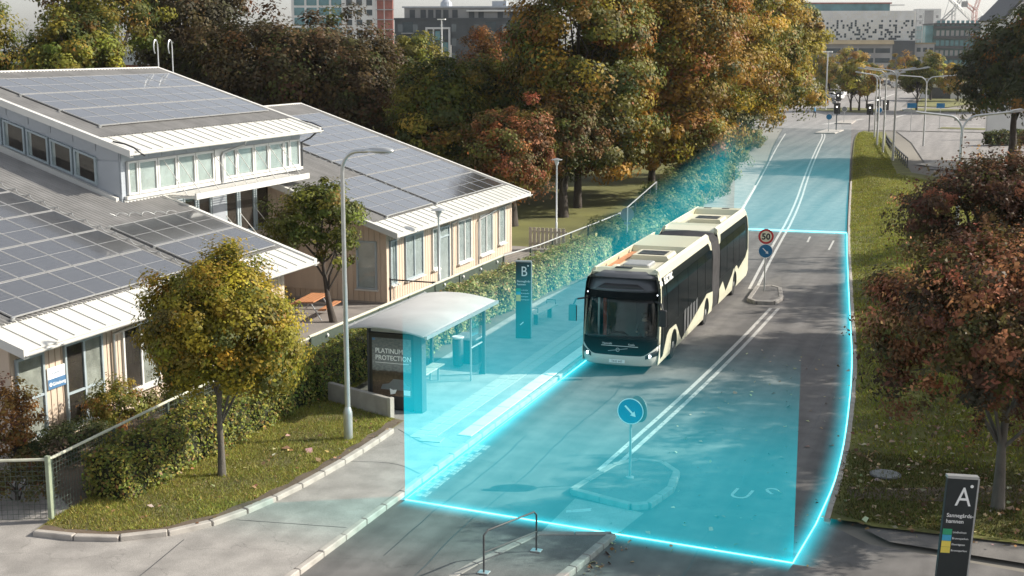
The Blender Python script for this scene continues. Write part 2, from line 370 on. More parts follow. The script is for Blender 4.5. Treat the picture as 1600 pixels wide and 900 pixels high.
def kerb_run(parent, pts, step, wid, h, mat='kerb', z=0.0, name='kerb_stone', jit=0.012, seed=1):
    """row of separate kerb stones along a path"""
    rng = random.Random(seed); q = resample(smooth_path([Vector((p[0], p[1])) for p in pts]), step)
    base = MB().cbox(-wid/2, wid/2, -step/2+0.008, step/2-0.008, -0.1, h, 0.018).mesh(name)
    base.materials.append(MATS[mat])
    for a, b in zip(q[:-1], q[1:]):
        d = b-a; c = (a+b)/2; like(name, base, parent, (c.x, c.y, z+rng.uniform(-jit, jit)), (rng.uniform(-.015, .015), rng.uniform(-.02, .02), math.atan2(-d.x, d.y)+rng.uniform(-.01, .01)), (1, d.length/step, 1))

# ---------------------------------------------------------------- foliage helpers
def unit(a): return a/np.maximum(np.linalg.norm(a, axis=1, keepdims=True), 1e-6)
def leaf_mesh(name, C, N, S, K, mat, parent=None, rng=None, aspect=0.62, fold=0.12, loc=(0, 0, 0)):
    n = len(C); rng = rng or np.random.default_rng(1)
    N = unit(N); T = unit(np.cross(N, rng.normal(size=(n, 3)))); B = np.cross(N, T); s = S[:, None]
    V = np.stack([C-T*s*.5, C+B*s*.5*aspect+N*s*fold, C+T*s*.5, C-B*s*.5*aspect+N*s*fold], 1).reshape(-1, 3)
    me = bpy.data.meshes.new(name); me.vertices.add(4*n); me.vertices.foreach_set('co', V.astype(np.float32).ravel())
    me.loops.add(4*n); me.loops.foreach_set('vertex_index', np.arange(4*n, dtype=np.int32))
    me.polygons.add(n); me.polygons.foreach_set('loop_start', np.arange(0, 4*n, 4, dtype=np.int32))
    me.update(calc_edges=True)
    a = me.attributes.new('leaf_colour', 'FLOAT_COLOR', 'POINT')
    col = np.ones((n, 4), np.float32); col[:, :3] = np.clip(K, 0, 1)
    a.data.foreach_set('color', np.repeat(col, 4, axis=0).ravel())
    return link_mesh(name, me, mat, parent, loc)
def blade_mesh(name, P, H, W, K, mat, parent=None, rng=None, lean=0.5):
    n = len(P); rng = rng or np.random.default_rng(2)
    az = rng.uniform(0, 2*np.pi, n); t = np.stack([np.cos(az), np.sin(az), 0*az], 1)
    l = rng.normal(0, lean, (n, 2)); tip = P+np.stack([l[:, 0]*H, l[:, 1]*H, H], 1)
    V = np.stack([P-t*W[:, None]/2, P+t*W[:, None]/2, tip], 1).reshape(-1, 3)
    me = bpy.data.meshes.new(name); me.vertices.add(3*n); me.vertices.foreach_set('co', V.astype(np.float32).ravel())
    me.loops.add(3*n); me.loops.foreach_set('vertex_index', np.arange(3*n, dtype=np.int32))
    me.polygons.add(n); me.polygons.foreach_set('loop_start', np.arange(0, 3*n, 3, dtype=np.int32)); me.update(calc_edges=True)
    a = me.attributes.new('leaf_colour', 'FLOAT_COLOR', 'POINT'); col = np.ones((n, 4), np.float32); col[:, :3] = np.clip(K, 0, 1)
    a.data.foreach_set('color', np.repeat(col, 3, axis=0).ravel())
    return link_mesh(name, me, mat, parent)
def colours(rng, n, pal, wts, jit=0.22, hue=0.1):
    pal = np.array(pal); i = rng.choice(len(pal), n, p=np.array(wts)/sum(wts))
    return pal[i]*np.exp(rng.normal(0, jit, (n, 1)))*np.exp(rng.normal(0, hue, (n, 3)))
def in_poly(P, poly):
    x, y = P[:, 0], P[:, 1]; r = np.zeros(len(P), bool); n = len(poly)
    for i in range(n):
        (x0, y0), (x1, y1) = poly[i][:2], poly[(i+1) % n][:2]
        c = ((y0 > y) != (y1 > y)) & (x < (x1-x0)*(y-y0)/((y1-y0)+1e-12)+x0); r ^= c
    return r
def scatter(rng, poly, dens):
    p = np.array([q[:2] for q in poly]); lo, hi = p.min(0), p.max(0); n = int(np.prod(hi-lo)*dens)
    P = rng.uniform(lo, hi, (n, 2)); return P[in_poly(P, poly)]
def crown_points(rng, centre, radii, nclump, cr, nleaf, lumps=0.24, shell=0.40, zmin=-0.75):
    centre = np.array(centre); radii = np.array(radii)
    d = unit(rng.normal(size=(nclump, 3))); d = d[d[:, 2] > zmin]; m = len(d)
    ph = rng.uniform(0, 6.28, 6); az = np.arctan2(d[:, 1], d[:, 0])
    f = 1+lumps*(np.sin(2*az+ph[0]+2*d[:, 2])*.5+np.sin(5*az+ph[1])*.3+np.sin(4*d[:, 2]+ph[2]+az)*.4+rng.normal(0, .28, m))
    r = shell+(1-shell)*np.sqrt(rng.uniform(0, 1, m))
    cc = centre+d*radii*(r*f)[:, None]
    k = rng.poisson(nleaf, m); idx = np.repeat(np.arange(m), k); n = len(idx)
    o = unit(rng.normal(size=(n, 3)))*(rng.uniform(0, 1, n)**.45)[:, None]
    crs = cr*np.exp(rng.normal(0, .25, m))
    P = cc[idx]+o*crs[idx][:, None]*np.array([1, 1, .7])
    N = o*1.0+d[idx]*0.7+np.array([0, 0, .4])+rng.normal(0, .32, (n, 3))
    return P, N, idx, cc, d, m
def limb_path(a, b, rng, sag=0.12, n=5):
    a, b = Vector(a), Vector(b); L = (b-a).length
    return [a+(b-a)*t+Vector((rng.normal(0, .04), rng.normal(0, .04), sag*math.sin(t*3.14)))*L*(0 < t < 1) for t in np.linspace(0, 1, n)]
def tree(name, label, loc, h, crowns, pal, wts, leaf, seed, trunk_r=0.2, bark='bark', group=None, lean=(0, 0), nlimb=12, fork=0.45, jit=0.12, cat='tree', clumpjit=0.2, shoots=0, dense=1.0):
    """crowns: list of (centre, radii, nclump, clump_radius, leaves_per_clump); coordinates relative to the foot"""
    rng = np.random.default_rng(seed); t = thing(name, label, cat, loc, 0, group); pal = [(1.55*c[0], 1.5*c[1], 1.25*c[2]) for c in pal]
    Ps, Ns, Ks, ccs = [], [], [], []
    for (c, r, nc, cr, nl) in crowns:
        P, N, idx, cc, d, m = crown_points(rng, c, r, int(nc*1.15), cr, nl*dense)
        kc = colours(rng, m, pal, wts, clumpjit, .08)
        K = kc[idx]*np.exp(rng.normal(0, jit, (len(idx), 1))); mixm = rng.uniform(0, 1, len(idx)) < .14
        K[mixm] = colours(rng, mixm.sum(), pal, wts, jit, .1)
        Ps.append(P); Ns.append(N); Ks.append(K); ccs.append(cc)
    if shoots:
        c, r = np.array(crowns[0][0]), np.array(crowns[0][1]); d = unit(rng.normal(size=(shoots, 3))+np.array([0, 0, .35])); idx = np.repeat(np.arange(shoots), 26); n = len(idx)
        q = rng.uniform(.85, 1.0+.28*rng.uniform(.2, 1, shoots)[idx]); bend = np.array([0, 0, 1.0])*((q-.85)**2)[:, None]*.8
        Ps.append(c+d[idx]*r*q[:, None]+bend+rng.normal(0, leaf*.7, (n, 3))); Ns.append(d[idx]+rng.normal(0, .6, (n, 3))); Ks.append(colours(rng, shoots, pal, wts, .2, .1)[idx]*np.exp(rng.normal(0, .2, (n, 1))))
    P = np.concatenate(Ps); keep = P[:, 2] > 0.25; P = P[keep]; cc = np.concatenate(ccs)
    S = leaf*np.exp(rng.normal(0, .25, len(P)))
    leaf_mesh('crown', P, np.concatenate(Ns)[keep], S, np.concatenate(Ks)[keep], 'leaf', t, rng)
    mb = MB(); top = Vector((lean[0], lean[1], h*0.82)); tp = []
    for q in np.linspace(0, 1, 8): tp.append(Vector((lean[0]*q**.7+rng.normal(0, trunk_r*.12), lean[1]*q**.7+rng.normal(0, trunk_r*.12), top.z*q)))
    tp[0] = Vector((0, 0, -0.1)); rr = [trunk_r*1.35, trunk_r*1.0]+[trunk_r*(1-.85*q) for q in np.linspace(.25, 1, 6)]
    mb.tube(tp, rr, 10)
    for k in range(nlimb):
        b = cc[rng.integers(len(cc))]; q = rng.uniform(fork*.7, .9); i = int(q*7); a = tp[i]
        b = Vector(b)
        if b.z < a.z+0.2: a = tp[max(2, i-2)]
        mb.tube(limb_path(a, b, rng), [trunk_r*.42*(1-.3*q), trunk_r*.33, trunk_r*.24, trunk_r*.15, trunk_r*.05], 6)
    mb.build('trunk', bark, t, smooth=True)
    return t

# ================================================================ SETTING
KL = [(-12.5, -5), (-12.5, 42), (-12.62, 52), (-13.05, 62), (-14.0, 75), (-15.6, 90), (-18.5, 115), (-21.6, 138), (-24.2, 160), (-25.6, 172)]
KR = [(-3.05, 28.6), (-3.1, 32), (-3.3, 36), (-3.95, 44), (-4.8, 51.3), (-6.0, 62), (-7.5, 75.5), (-9.9, 100), (-13.0, 132), (-15.2, 156), (-15.6, 165)]
KLs = [(p.x, p.y) for p in smooth_path([Vector(p) for p in KL], 2)]; KRs = [(p.x, p.y) for p in smooth_path([Vector(p) for p in KR], 2)]
struct(sheet('ground', [(-900, -200), (900, -200), (900, 1500), (-900, 1500)], -0.06, 'ground_far'))
road = struct(sheet('road', KLs+[(-25.6, 172), (-60, 178), (-60, 215), (-38, 230), (-36, 330), (-16, 330), (-15, 235), (20, 232), (40, 190), (40, 172), (-14.5, 170)]+KRs[::-1]+[(-2.0, 27.6), (4, 26.6), (12, 26), (12, -5)], 0.0, 'asphalt'))
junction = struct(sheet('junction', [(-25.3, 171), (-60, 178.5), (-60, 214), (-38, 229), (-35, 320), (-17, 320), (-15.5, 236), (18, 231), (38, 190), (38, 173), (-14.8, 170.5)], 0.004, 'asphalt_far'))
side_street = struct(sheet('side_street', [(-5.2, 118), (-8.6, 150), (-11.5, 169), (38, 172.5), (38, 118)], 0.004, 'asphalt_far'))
pavement = struct(sheet('pavement', [(-12.65, -5)]+[(x-0.14, y) for x, y in KLs if y > -4 and y < 120]+[(-21.5, 120), (-17.2, 64), (-17.2, 34), (-45, 34), (-45, -5)], 0.12, 'asphalt_path'))
side_walk = struct(sheet('side_walk', [(-3.2, 118), (6, 118), (12, 131), (-4.2, 128), (-6.6, 122)], 0.05, 'slab'))
right_path = struct(sheet('right_path', [(-2.2, 28.4), (-1.2, 28.9), (4, 28.7), (14, 28.5), (14, 26.8), (4, 27.2), (-1.6, 27.8)], 0.03, 'asphalt_patch'))
# kerbs as single stones
kerb_run(pavement, [(-12.57, y) for y in range(20, 43, 2)]+[(x-.07, y) for x, y in KLs if 42 < y < 100], 1.0, 0.15, 0.128, seed=3)
kerb_run(road, [(x+.05, y) for x, y in KRs if y < 110], 1.0, 0.14, 0.11, seed=5)
# kerb round the left lawn
LK = [(-18.75, 21.75), (-17.6, 21.8), (-16.6, 22.15), (-15.5, 23.3), (-15.0, 25.4), (-14.83, 27.5), (-14.78, 29.3), (-14.86, 32.2)]
kerb_run(pavement, LK, 0.98, 0.17, 0.12, z=0.12, seed=8)
LKs = [(p.x-0.03, p.y) for p in smooth_path([Vector(p) for p in LK], 2)]
LAWN = LKs+[(-15.4, 32.35), (-17.7, 33.35), (-17.9, 37.5), (-19.6, 37.5), (-18.95, 22.6)]
lawn = struct(sheet('lawn', LAWN, 0.19, 'lawn'))
LKi = [(p.x+.05*math.sin(p.y*5.3), p.y+.04*math.sin(p.x*7)) for p in offset_path(smooth_path([Vector(p) for p in LK], 3), -.36)]
strip('bare_soil', [tuple(q) for q in offset_path(smooth_path([Vector(p) for p in LK], 3), -.06)], LKi, .194, 'soil', lawn)
GRASS_POLY = LKi+LAWN[len(LKs):]
soil = struct(sheet('planting_bed', [(-18.9, 23.2), (-22.75, 26.2), (-22.75, 40), (-19.7, 40)], 0.14, 'soil'))
bed2 = struct(sheet('hedge_bed', [(-16.85, 37.2), (-17.2, 50), (-16.5, 60), (-17.5, 72), (-19.4, 72), (-19.9, 46), (-19.6, 37.2)], 0.14, 'soil'))
yard = struct(sheet('school_yard', [(-19.65, 37), (-19.9, 46), (-19.3, 64), (-36, 64), (-36, 34), (-22.8, 34), (-22.8, 38)], 0.13, 'yard'))
park = struct(sheet('park_lawn', [(-19.1, 64), (-17.5, 75), (-17.8, 90), (-20.5, 115), (-24, 140), (-27, 165), (-60, 175), (-130, 175), (-130, 64)], 0.10, 'lawn_far'))
# right verge: gentle mound of grass beyond the kerb
def verge_g(y): return float(np.interp(y, [33, 95, 112, 150, 166], [1, .8, .26, .22, .16]))
def verge():
    mb = MB(); ks = [p for p in KRs if p[1] < 166]; prof = [(0.1, .10), (0.8, .13), (1.6, .28), (2.6, .5), (3.6, .6), (4.8, .5), (6.2, .30), (9, .10), (18, .04)]
    rows = []
    for (x, y) in ks:
        k = min(1, max(0, (y-33)/8)); g = verge_g(y)
        rows.append([(x+d*g, y+(0 if y < 100 else 0)+.1*d, .06+(z-.06)*(k if d > .5 else 1)*max(.3, g)) for d, z in prof])
    n = len(prof); mb.add([p for r in rows for p in r], [(i*n+j, i*n+j+1, (i+1)*n+j+1, (i+1)*n+j) for i in range(len(rows)-1) for j in range(n-1)])
    return struct(mb.build('grass_verge', 'lawn_right', smooth=True))
verge()
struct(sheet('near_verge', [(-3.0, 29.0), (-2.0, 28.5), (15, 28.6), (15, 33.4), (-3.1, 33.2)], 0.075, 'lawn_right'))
struct(sheet('dirt_path', [(-2.75, 30.2), (-1.5, 30.4), (1.5, 31.3), (15, 33.0), (15, 34.2), (1.2, 32.6), (-1.6, 31.3), (-2.8, 31.0)], 0.09, 'soil'))
for nm, poly in (('traffic_islet', [(-29, 222), (-26, 216), (-20, 213.5), (-17.5, 217), (-18.6, 226), (-24, 231)]), ('traffic_islet', [(-15, 222), (-9, 219), (-3, 222), (-4, 230), (-13, 232)]),
                 ('traffic_islet', [(-7, 176), (0, 175), (1, 178), (-6.5, 179)]), ('traffic_islet', [(-45, 240), (-29, 236), (-29, 247), (-45, 252)]), ('traffic_islet', [(-14, 240), (-8, 237), (6, 300), (-14, 318)])):
    struct(sheet(nm, poly, 0.05, 'lawn_far'))
# paving slabs along the platform, each one laid singly
slab_me = MB().cbox(-.17, .17, -.17, .17, 0, .018, .006).mesh('slab'); slab_me.materials.append(MATS['slab'])
rng0 = random.Random(4)
for i in range(52):
    for j in range(2):
        like('paving_slab', slab_me, pavement, (-14.05+.352*j, 31.2+.352*i, .118+rng0.uniform(-.003, .003)), (0, 0, rng0.uniform(-.01, .01)))
white_me = MB().cbox(-.2, .2, -.49, .49, 0, .025, .008).mesh('platform_edge'); white_me.materials.append(MATS['slab_white'])
for i in range(17):
    like('platform_edge_slab', white_me, pavement, (-12.86, 32.1+i, .119+rng0.uniform(-.002, .003)), (0, 0, rng0.uniform(-.005, .005)))
gut = MB().cbox(-.07, .07, -.1, .1, 0, .02, .012).mesh('cobble'); gut.materials.append(MATS['kerb_dark'])
for i in range(20):
    for j in range(3):
        if (i*7+j*3) % 5: like('gutter_cobble', gut, road, (-12.38+.15*j, 27.2+.215*i, -.012+rng0.uniform(-.003, .004)), (0, 0, rng0.uniform(-.06, .06)))
# ---- lane paint
def paint(pts, wid, z=0.006, name='lane_line', par=None):
    p = smooth_path([Vector(q) for q in pts], 2); strip(name, [tuple(q) for q in offset_path(p, -wid/2)], [tuple(q) for q in offset_path(p, wid/2)], z, 'road_paint', par or road)
C1 = [(-8.62, 30.4), (-8.22, 38.3), (-8.0, 46), (-7.93, 52.6)]; C2 = [(-9.5, 56.6), (-10.3, 66), (-11.7, 84.8), (-14.45, 111), (-17.2, 140), (-18.6, 156), (-19.6, 163)]
for d in (-.15, .15):
    paint([tuple(q) for q in offset_path(C1, d)], .13); paint([tuple(q) for q in offset_path(C2, d)], .13)
paint([(-14.1, 76), (-14.9, 83.7), (-18.0, 111), (-21.2, 138), (-23.6, 160)], .12)
paint([(-9.15, 71.4), (-9.3, 73.6)], .1); paint([(-7.75, 69), (-7.9, 72.5)], .1)
for poly in ([(-22, 181), (-18.2, 196), (-17.6, 196), (-21, 181)], [(-8.5, 186), (-2, 187.5), (-2, 188), (-8.5, 186.5)], [(-14.4, 200), (-13.2, 212), (-12.8, 212), (-14, 200)], [(-22.5, 250), (-21.4, 300), (-20.9, 300), (-22, 250)], [(-6, 180), (10, 181.5), (10, 181.9), (-6, 180.4)]):
    sheet('lane_line', poly, 0.01, 'road_paint', junction)
# worn word on the right lane
for ch, x, y in (('U', -5.42, 29.55), ('S', -4.72, 29.85)):
    text('road_letter', ch, 1.0, 'road_paint', road, (x, y, 0.006), (0, 0, RAD(-6)), ext=.001, sx=.75)
sheet('letter_wear', [(-4.62, 29.72), (-4.2, 29.78), (-4.3, 30.1), (-4.75, 29.98)], 0.0095, 'asphalt', road); sheet('letter_wear', [(-4.45, 30.12), (-4.05, 30.1), (-4.1, 30.45), (-4.5, 30.3)], 0.0095, 'asphalt', road)
# pale asphalt repair patches and a bright crosswise patch far down
sheet('asphalt_patch', [(-8.7, 30.9), (-7.6, 31.3), (-7.0, 32.5), (-7.3, 33.2), (-8.0, 32.6)], 0.004, 'asphalt_patch', road)
sheet('asphalt_patch', [(-9.1, 52.0), (-8.3, 51.7), (-8.0, 53.0), (-9.2, 53.4)], 0.004, 'asphalt_patch', road)
sheet('asphalt_patch', [(-8.6, 56.2), (-8.2, 56.4), (-8.9, 60.5), (-9.3, 58.5)], 0.004, 'asphalt_patch', road)

rs = random.Random(12)
for (x, y0, y1) in ((-10.4, 22, 39), (-5.3, 23, 50), (-11.4, 23.5, 33), (-4.3, 34, 48)):
    pts = [(x+.05*math.sin(y*.9)+rs.uniform(-.03, .03), y) for y in np.arange(y0, y1, .7)]; strip('tar_seam', [(a-.014, b) for a, b in pts], [(a+.014, b) for a, b in pts], .003, 'dark_grey', road)
for pts in ([(-12.7, 28.3), (-13.6, 28.9), (-14.7, 28.6)], [(-12.7, 24.4), (-14, 24.2), (-15.2, 24.0)], [(-12.7, 20.6), (-15, 19.9), (-18, 19.6)], [(-15.6, 22.6), (-15.2, 20), (-14.9, 16)], [(-12.7, 30.6), (-13.4, 30.4), (-14.8, 31.6)]):
    p = smooth_path([Vector(q) for q in pts], 2); strip('pavement_seam', [tuple(q) for q in offset_path(p, -.012)], [tuple(q) for q in offset_path(p, .012)], .1225, 'dark_grey', pavement)
# ---- traffic islands
def island(label, outline, h=0.14, fill='asphalt', step=0.8):
    t = thing('traffic_island', label, 'traffic island', (outline[0][0], outline[0][1], 0), group='kerbed islands down the middle of the road')
    o = [(p[0]-outline[0][0], p[1]-outline[0][1]) for p in outline]
    mb = MB().prism(o, 'z', 0.002, h-.02); mb.build('surface', fill, t)
    pts = [Vector(p) for p in o]+[Vector(o[0])]; me = MB().cbox(-.09, .09, -.5, .5, 0.001, h, .015).mesh('kerb_stone'); me.materials.append(MATS['kerb_dark'])
    for a, b in zip(pts[:-1], pts[1:]):
        d = b-a; n = max(1, round(d.length/step)); L = d.length/n
        for i in range(n):
            c = a+d*((i+.5)/n); like('kerb_stone', me, t, (c.x, c.y, 0), (0, 0, math.atan2(-d.x, d.y)), (1, max(.05, L-.015), 1))
    return t
island('low kerbed island under the round arrow sign nearest the camera', [(-8.85, 28.5), (-7.3, 27.95), (-6.95, 28.15), (-6.72, 29.4), (-6.85, 30.6), (-7.35, 31.2), (-8.0, 31.25), (-8.45, 30.6)])
island('small kerbed island beside the bus under the speed limit sign', [(-9.15, 53.7), (-8.75, 53.2), (-8.1, 53.35), (-7.95, 54.4), (-8.35, 56.6), (-8.75, 57.0), (-9.3, 56.6)], .15)
island('long kerbed island with a steel hand rail at the bottom edge', [(-9.9, 21.0), (-7.9, 21.0), (-7.45, 24.0), (-7.2, 26.05), (-8.7, 25.5), (-9.35, 23.5)], .13)
cr = struct(sheet('crossing_surface', [(-8.75, 25.9), (-7.15, 26.4), (-6.95, 27.8), (-8.7, 28.2)], .005, 'asphalt_path'))
sheet('crossing_line', [(-8.6, 27.2), (-8.1, 27.5), (-8.15, 27.7), (-8.65, 27.35)], .01, 'road_paint', cr)
# hand rail on that island
t = thing('hand_rail', 'bent steel tube hand rail on the island at the bottom edge', 'rail', (-8.4, 24.55, .12))
MB().tube([(0, 0, 0), (0, 0, .78), (-.03, -.07, .86), (-.55, -1.35, .86), (-.6, -1.45, .78), (-.6, -1.45, 0)], .02, 10).build('top_rail', 'dark_grey', t, smooth=True)
MB().tube([(0, 0, .42), (-.6, -1.45, .42)], .018, 8).build('mid_rail', 'dark_grey', t, smooth=True)
for x, y in ((0, 0), (-.6, -1.45)): MB().cbox(x-.11, x+.11, y-.09, y+.09, 0, .02, .004).build('foot_plate', 'steel', t)
# covers in the ground
for (x, y, r, lab, z) in ((-2.03, 32.16, .38, 'round iron manhole cover among fallen leaves on the grass', .10),):
    t = thing('manhole_cover', lab, 'manhole cover', (x, y, z)); MB().lathe([(r, -.02), (r, .02), (r-.03, .03), (0.01, .03)], 28).build('lid', 'dark_grey', t)
    mb = MB()
    for i in range(-3, 4): w_ = math.sqrt(max(0, (r-.06)**2-(i*.09)**2)); mb.box(-w_, w_, i*.09-.015, i*.09+.015, .03, .038)
    mb.build('tread', 'steel_dull', t)
o = MB().cbox(-.3, .3, -.22, .22, 0, .02, .005).build('inspection_cover', 'concrete', None, (-13.55, 31.0, .122), (0, 0, .1)); props(o, 'square inspection cover set in the pavement near the kerb', 'cover')

# ================================================================ SCHOOL BUILDINGS
TH = lambda k: math.atan(k)
def panel_mesh(wy, lx):
    mb = MB(); mb.box(-lx/2+.02, lx/2-.02, -wy/2+.02, wy/2-.02, -.03, .0)
    n0 = len(mb.f); e = .022
    mb.box(-lx/2, lx/2, -wy/2, -wy/2+e, -.035, .006); mb.box(-lx/2, lx/2, wy/2-e, wy/2, -.035, .006)
    mb.box(-lx/2, -lx/2+e, -wy/2+e, wy/2-e, -.035, .006); mb.box(lx/2-e, lx/2, -wy/2+e, wy/2-e, -.035, .006)
    mb.box(-.008, .008, -wy/2+e, wy/2-e, -.01, .003)
    me = mb.mesh('solar_panel'); me.materials.append(MATS['solar']); me.materials.append(MATS['solar_edge'])
    for i, p in enumerate(me.polygons): p.material_index = 0 if i < n0 else 1
    return me
def solar(roof, plane, xs, y0, ncol, wy, skip=lambda i, j: False):
    x0, z0, k = plane
    for j, (xa, xb) in enumerate(zip(xs[:-1], xs[1:])):
        L = abs(xb-xa)*math.sqrt(1+k*k)-.05; me = panel_mesh(wy-.02, L); xc = (xa+xb)/2
        for i in range(ncol):
            if skip(i, j): continue
            like('solar_panel', me, roof, (xc, y0+wy*(i+.5), z0+k*(x0-xc)+.13), (0, TH(k)+rng0.uniform(-.0015, .0015), 0))
    # clamps along the array edge
    for xa in xs: 
        o = MB().box(-.03, .03, -.05, .05, 0, .09).build('panel_clamp', 'steel', roof, (xa, y0-.04, z0+k*(x0-xa)+.06), (0, TH(k), 0))
def roof(t, plane, x1, xe, y0, y1, strip_w, snow=None):
    """monopitch roof: corrugated sheet, seamed metal eave strip, rake trims, gutter"""
    x0, z0, k = plane; Z = lambda x: z0+k*(x0-x)
    ys = np.arange(y0+.05, y1-.05, .03); xs_ = x0-strip_w
    mb = MB(); mb.grid(lambda x, y: (x, y, Z(x)+.03+.035*math.cos(2*math.pi*y/.2)), [x1, xs_], list(ys))
    r = mb.build('roof', 'roof_corr', t)
    MB().prism([(x0, Z(x0)-.07), (x0, Z(x0)-.015), (x1, Z(x1)-.015), (x1, Z(x1)-.07)], 'y', y0, y1).build('roof_deck', 'white_metal', r)
    MB().prism([(x0+.03, Z(x0+.03)-.01), (x0+.03, Z(x0+.03)+.015), (xs_-.1, Z(xs_-.1)+.015), (xs_-.1, Z(xs_-.1)-.01)], 'y', y0+.002, y1-.002).build('eave_sheet', 'eave_metal', r)
    sm = MB().box(-strip_w*math.sqrt(1+k*k)/2, strip_w*math.sqrt(1+k*k)/2, -.012, .012, 0, .03).mesh('seam'); sm.materials.append(MATS['eave_metal'])
    n = int((y1-y0)/.62); xm = (x0+xs_)/2
    for i in range(1, n): like('eave_seam', sm, r, (xm, y0+(y1-y0)*i/n, Z(xm)+.013), (0, TH(k), 0))
    for yy, s in ((y0, -1), (y1, 1)):
        a, b = (yy-.05, yy+.14) if s < 0 else (yy-.14, yy+.05)
        MB().prism([(x0+.04, Z(x0+.04)-.16), (x0+.04, Z(x0+.04)+.075), (x1, Z(x1)+.075), (x1, Z(x1)-.16)], 'y', a, b).build('rake_trim', 'white_metal', r)
    gp = [(.0, 0)]+[(.06*math.cos(a)+.09, .06*math.sin(a)-.0) for a in np.linspace(math.pi, 2*math.pi, 7)]+[(.14, 0), (.14, -.0), (.15, .01)]
    mb = MB(); mb.grid(lambda y, i: (x0+gp[int(i)][0], y, z0-.05+gp[int(i)][1]), [y0, y1], range(len(gp))); g = mb.build('gutter', 'white_metal', r); sol(g, .008)
    MB().box(x1-.15, x1+.02, y0, y1, Z(x1)-.2, Z(x1)+.09).build('ridge_cap', 'white_metal', r)
    if snow:   # zigzag wire loops lying on the roof
        for (xa, ya, xb, yb) in snow:
            n = int(math.hypot(xb-xa, yb-ya)/.09); pts = []
            for i in range(n+1):
                q = i/n; x = xa+(xb-xa)*q; y = ya+(yb-ya)*q
                if abs(xb-xa) > abs(yb-ya): y += .09*math.sin(i*1.05)
                else: x += .09*math.sin(i*1.05)
                pts.append((x, y, Z(x)+.10+.05*math.sin(i*1.05+1.5)))
            MB().tube(pts, .014, 5).build('cable_conduit', 'steel_dull', r, smooth=True)
    return r
def sol(o, th, off=-1):
    m = o.modifiers.new('s', 'SOLIDIFY'); m.thickness = th; m.offset = off
def boards(wall, axis, a0, a1, fixed, ztop, z0, pitch=.24, outward=1, skip=()):
    me = MB().box(-pitch/2+.018, pitch/2-.018, -.012, .012, 0, 1).mesh('board'); me.materials.append(MATS['wood_board'])
    n = int((a1-a0)/pitch)
    for i in range(n):
        c = a0+(i+.5)*(a1-a0)/n; h = ztop(c)-z0
        if any(s0 < c < s1 for s0, s1 in skip): continue
        if axis == 'y': like('board', me, wall, (fixed+.013*outward, c, z0), (0, 0, math.pi/2), (1, 1, h))
        else: like('board', me, wall, (c, fixed-.013*outward, z0), (0, 0, 0), (1, 1, h))
def window(t, axis, fixed, a0, a1, z0, z1, n=1, mat='blind', frame='frame_white', out=1, sill=True, deep=.07, name='window', rail=None, f=.07):
    """frame proud of the wall, panes set back inside it; axis 'y' faces +x, axis 'x' faces -y"""
    def P(a, b, c0, c1, d0, d1):
        return (fixed+d0, fixed+d1, a, b, c0, c1) if axis == 'y' else (a, b, fixed-d1, fixed-d0, c0, c1)
    w_ = MB(); w_.box(*P(a0, a1, z1-f, z1, -.02, deep)); w_.box(*P(a0, a1, z0, z0+f, -.02, deep))
    w_.box(*P(a0, a0+f, z0+f, z1-f, -.02, deep)); w_.box(*P(a1-f, a1, z0+f, z1-f, -.02, deep))
    for i in range(1, n):
        c = a0+(a1-a0)*i/n; w_.box(*P(c-f*.55, c+f*.55, z0+f, z1-f, -.02, deep-.006))
    if rail: w_.box(*P(a0+f, a1-f, rail-.03, rail+.03, -.02, deep-.012))
    o = w_.build(name, frame, t)
    for i in range(n):
        b0, b1 = a0+f+(a1-a0-2*f)*i/n, a0+f+(a1-a0-2*f)*(i+1)/n; mt = mat[i % len(mat)] if isinstance(mat, list) else mat
        MB().box(*P(b0+.002, b1-.002, z0+f+.002, z1-f-.002, -.015, .012)).build('blind' if mt == 'blind' else 'interior', mt, o)
        MB().box(*P(b0+.004, b1-.004, z0+f+.004, z1-f-.004, .022, .028)).build('pane', 'glass_clear', o)
    if sill: MB().box(*P(a0-.05, a1+.05, z0-.06, z0-.004, -.01, deep+.09)).build('sill', 'white_metal', o)
    return o
def downpipe(t, pts, r=.045, mat='steel'): return MB().tube(pts, r, 8).build('downpipe', mat, t, smooth=True)

PA = (-21.9, 3.05, .33)
ZA = lambda x: PA[1]+PA[2]*(PA[0]-x)
# ---- left wing
A = thing('school_wing', 'low timber school wing at left with solar roof and blue sign by its windows', 'building', (0, 0, 0), group='timber school wings with solar roofs')
wa = MB().prism([(-22.85, .1), (-22.85, ZA(-22.85)-.12), (-36, ZA(-36)-.12), (-36, .1)], 'y', 26.0, 39.7).build('wall', 'wood_board', A)
boards(wa, 'y', 26.0, 39.7, -22.85, lambda y: ZA(-22.85)-.14, .15, skip=((28.1, 29.5), (30.6, 32.0)))
boards(wa, 'x', -27.9, -22.9, 39.7, lambda x: ZA(x)-.16, .15, outward=-1)
window(A, 'y', -22.82, 26.15, 27.2, .45, 2.62, 1, 'room_pale', frame='frame_grey', rail=1.5)
window(A, 'y', -22.82, 28.0, 29.6, .35, 2.62, 2, ['room_dark', 'room_pale'], frame='frame_grey', rail=1.25)
window(A, 'y', -22.82, 30.5, 32.2, .65, 2.55, 2, ['room_dark', 'room_pale'])
window(A, 'y', -22.82, 33.2, 34.9, .65, 2.55, 2, 'room_pale'); window(A, 'y', -22.82, 36.2, 37.9, .65, 2.55, 2, 'blind')
s_ = MB().box(-22.80, -22.775, 27.3, 28.0, 1.55, 2.12).build('notice_board', 'text_white', A)
MB().box(-22.774, -22.768, 27.3, 28.0, 1.55, 1.82).build('blue_band', 'blue_paint', s_)
text('lettering', 'Göteborg', .13, 'text_white', s_, (-22.764, 27.46, 1.63), (RAD(90), 0, RAD(90)), ext=.001, bold=.002)
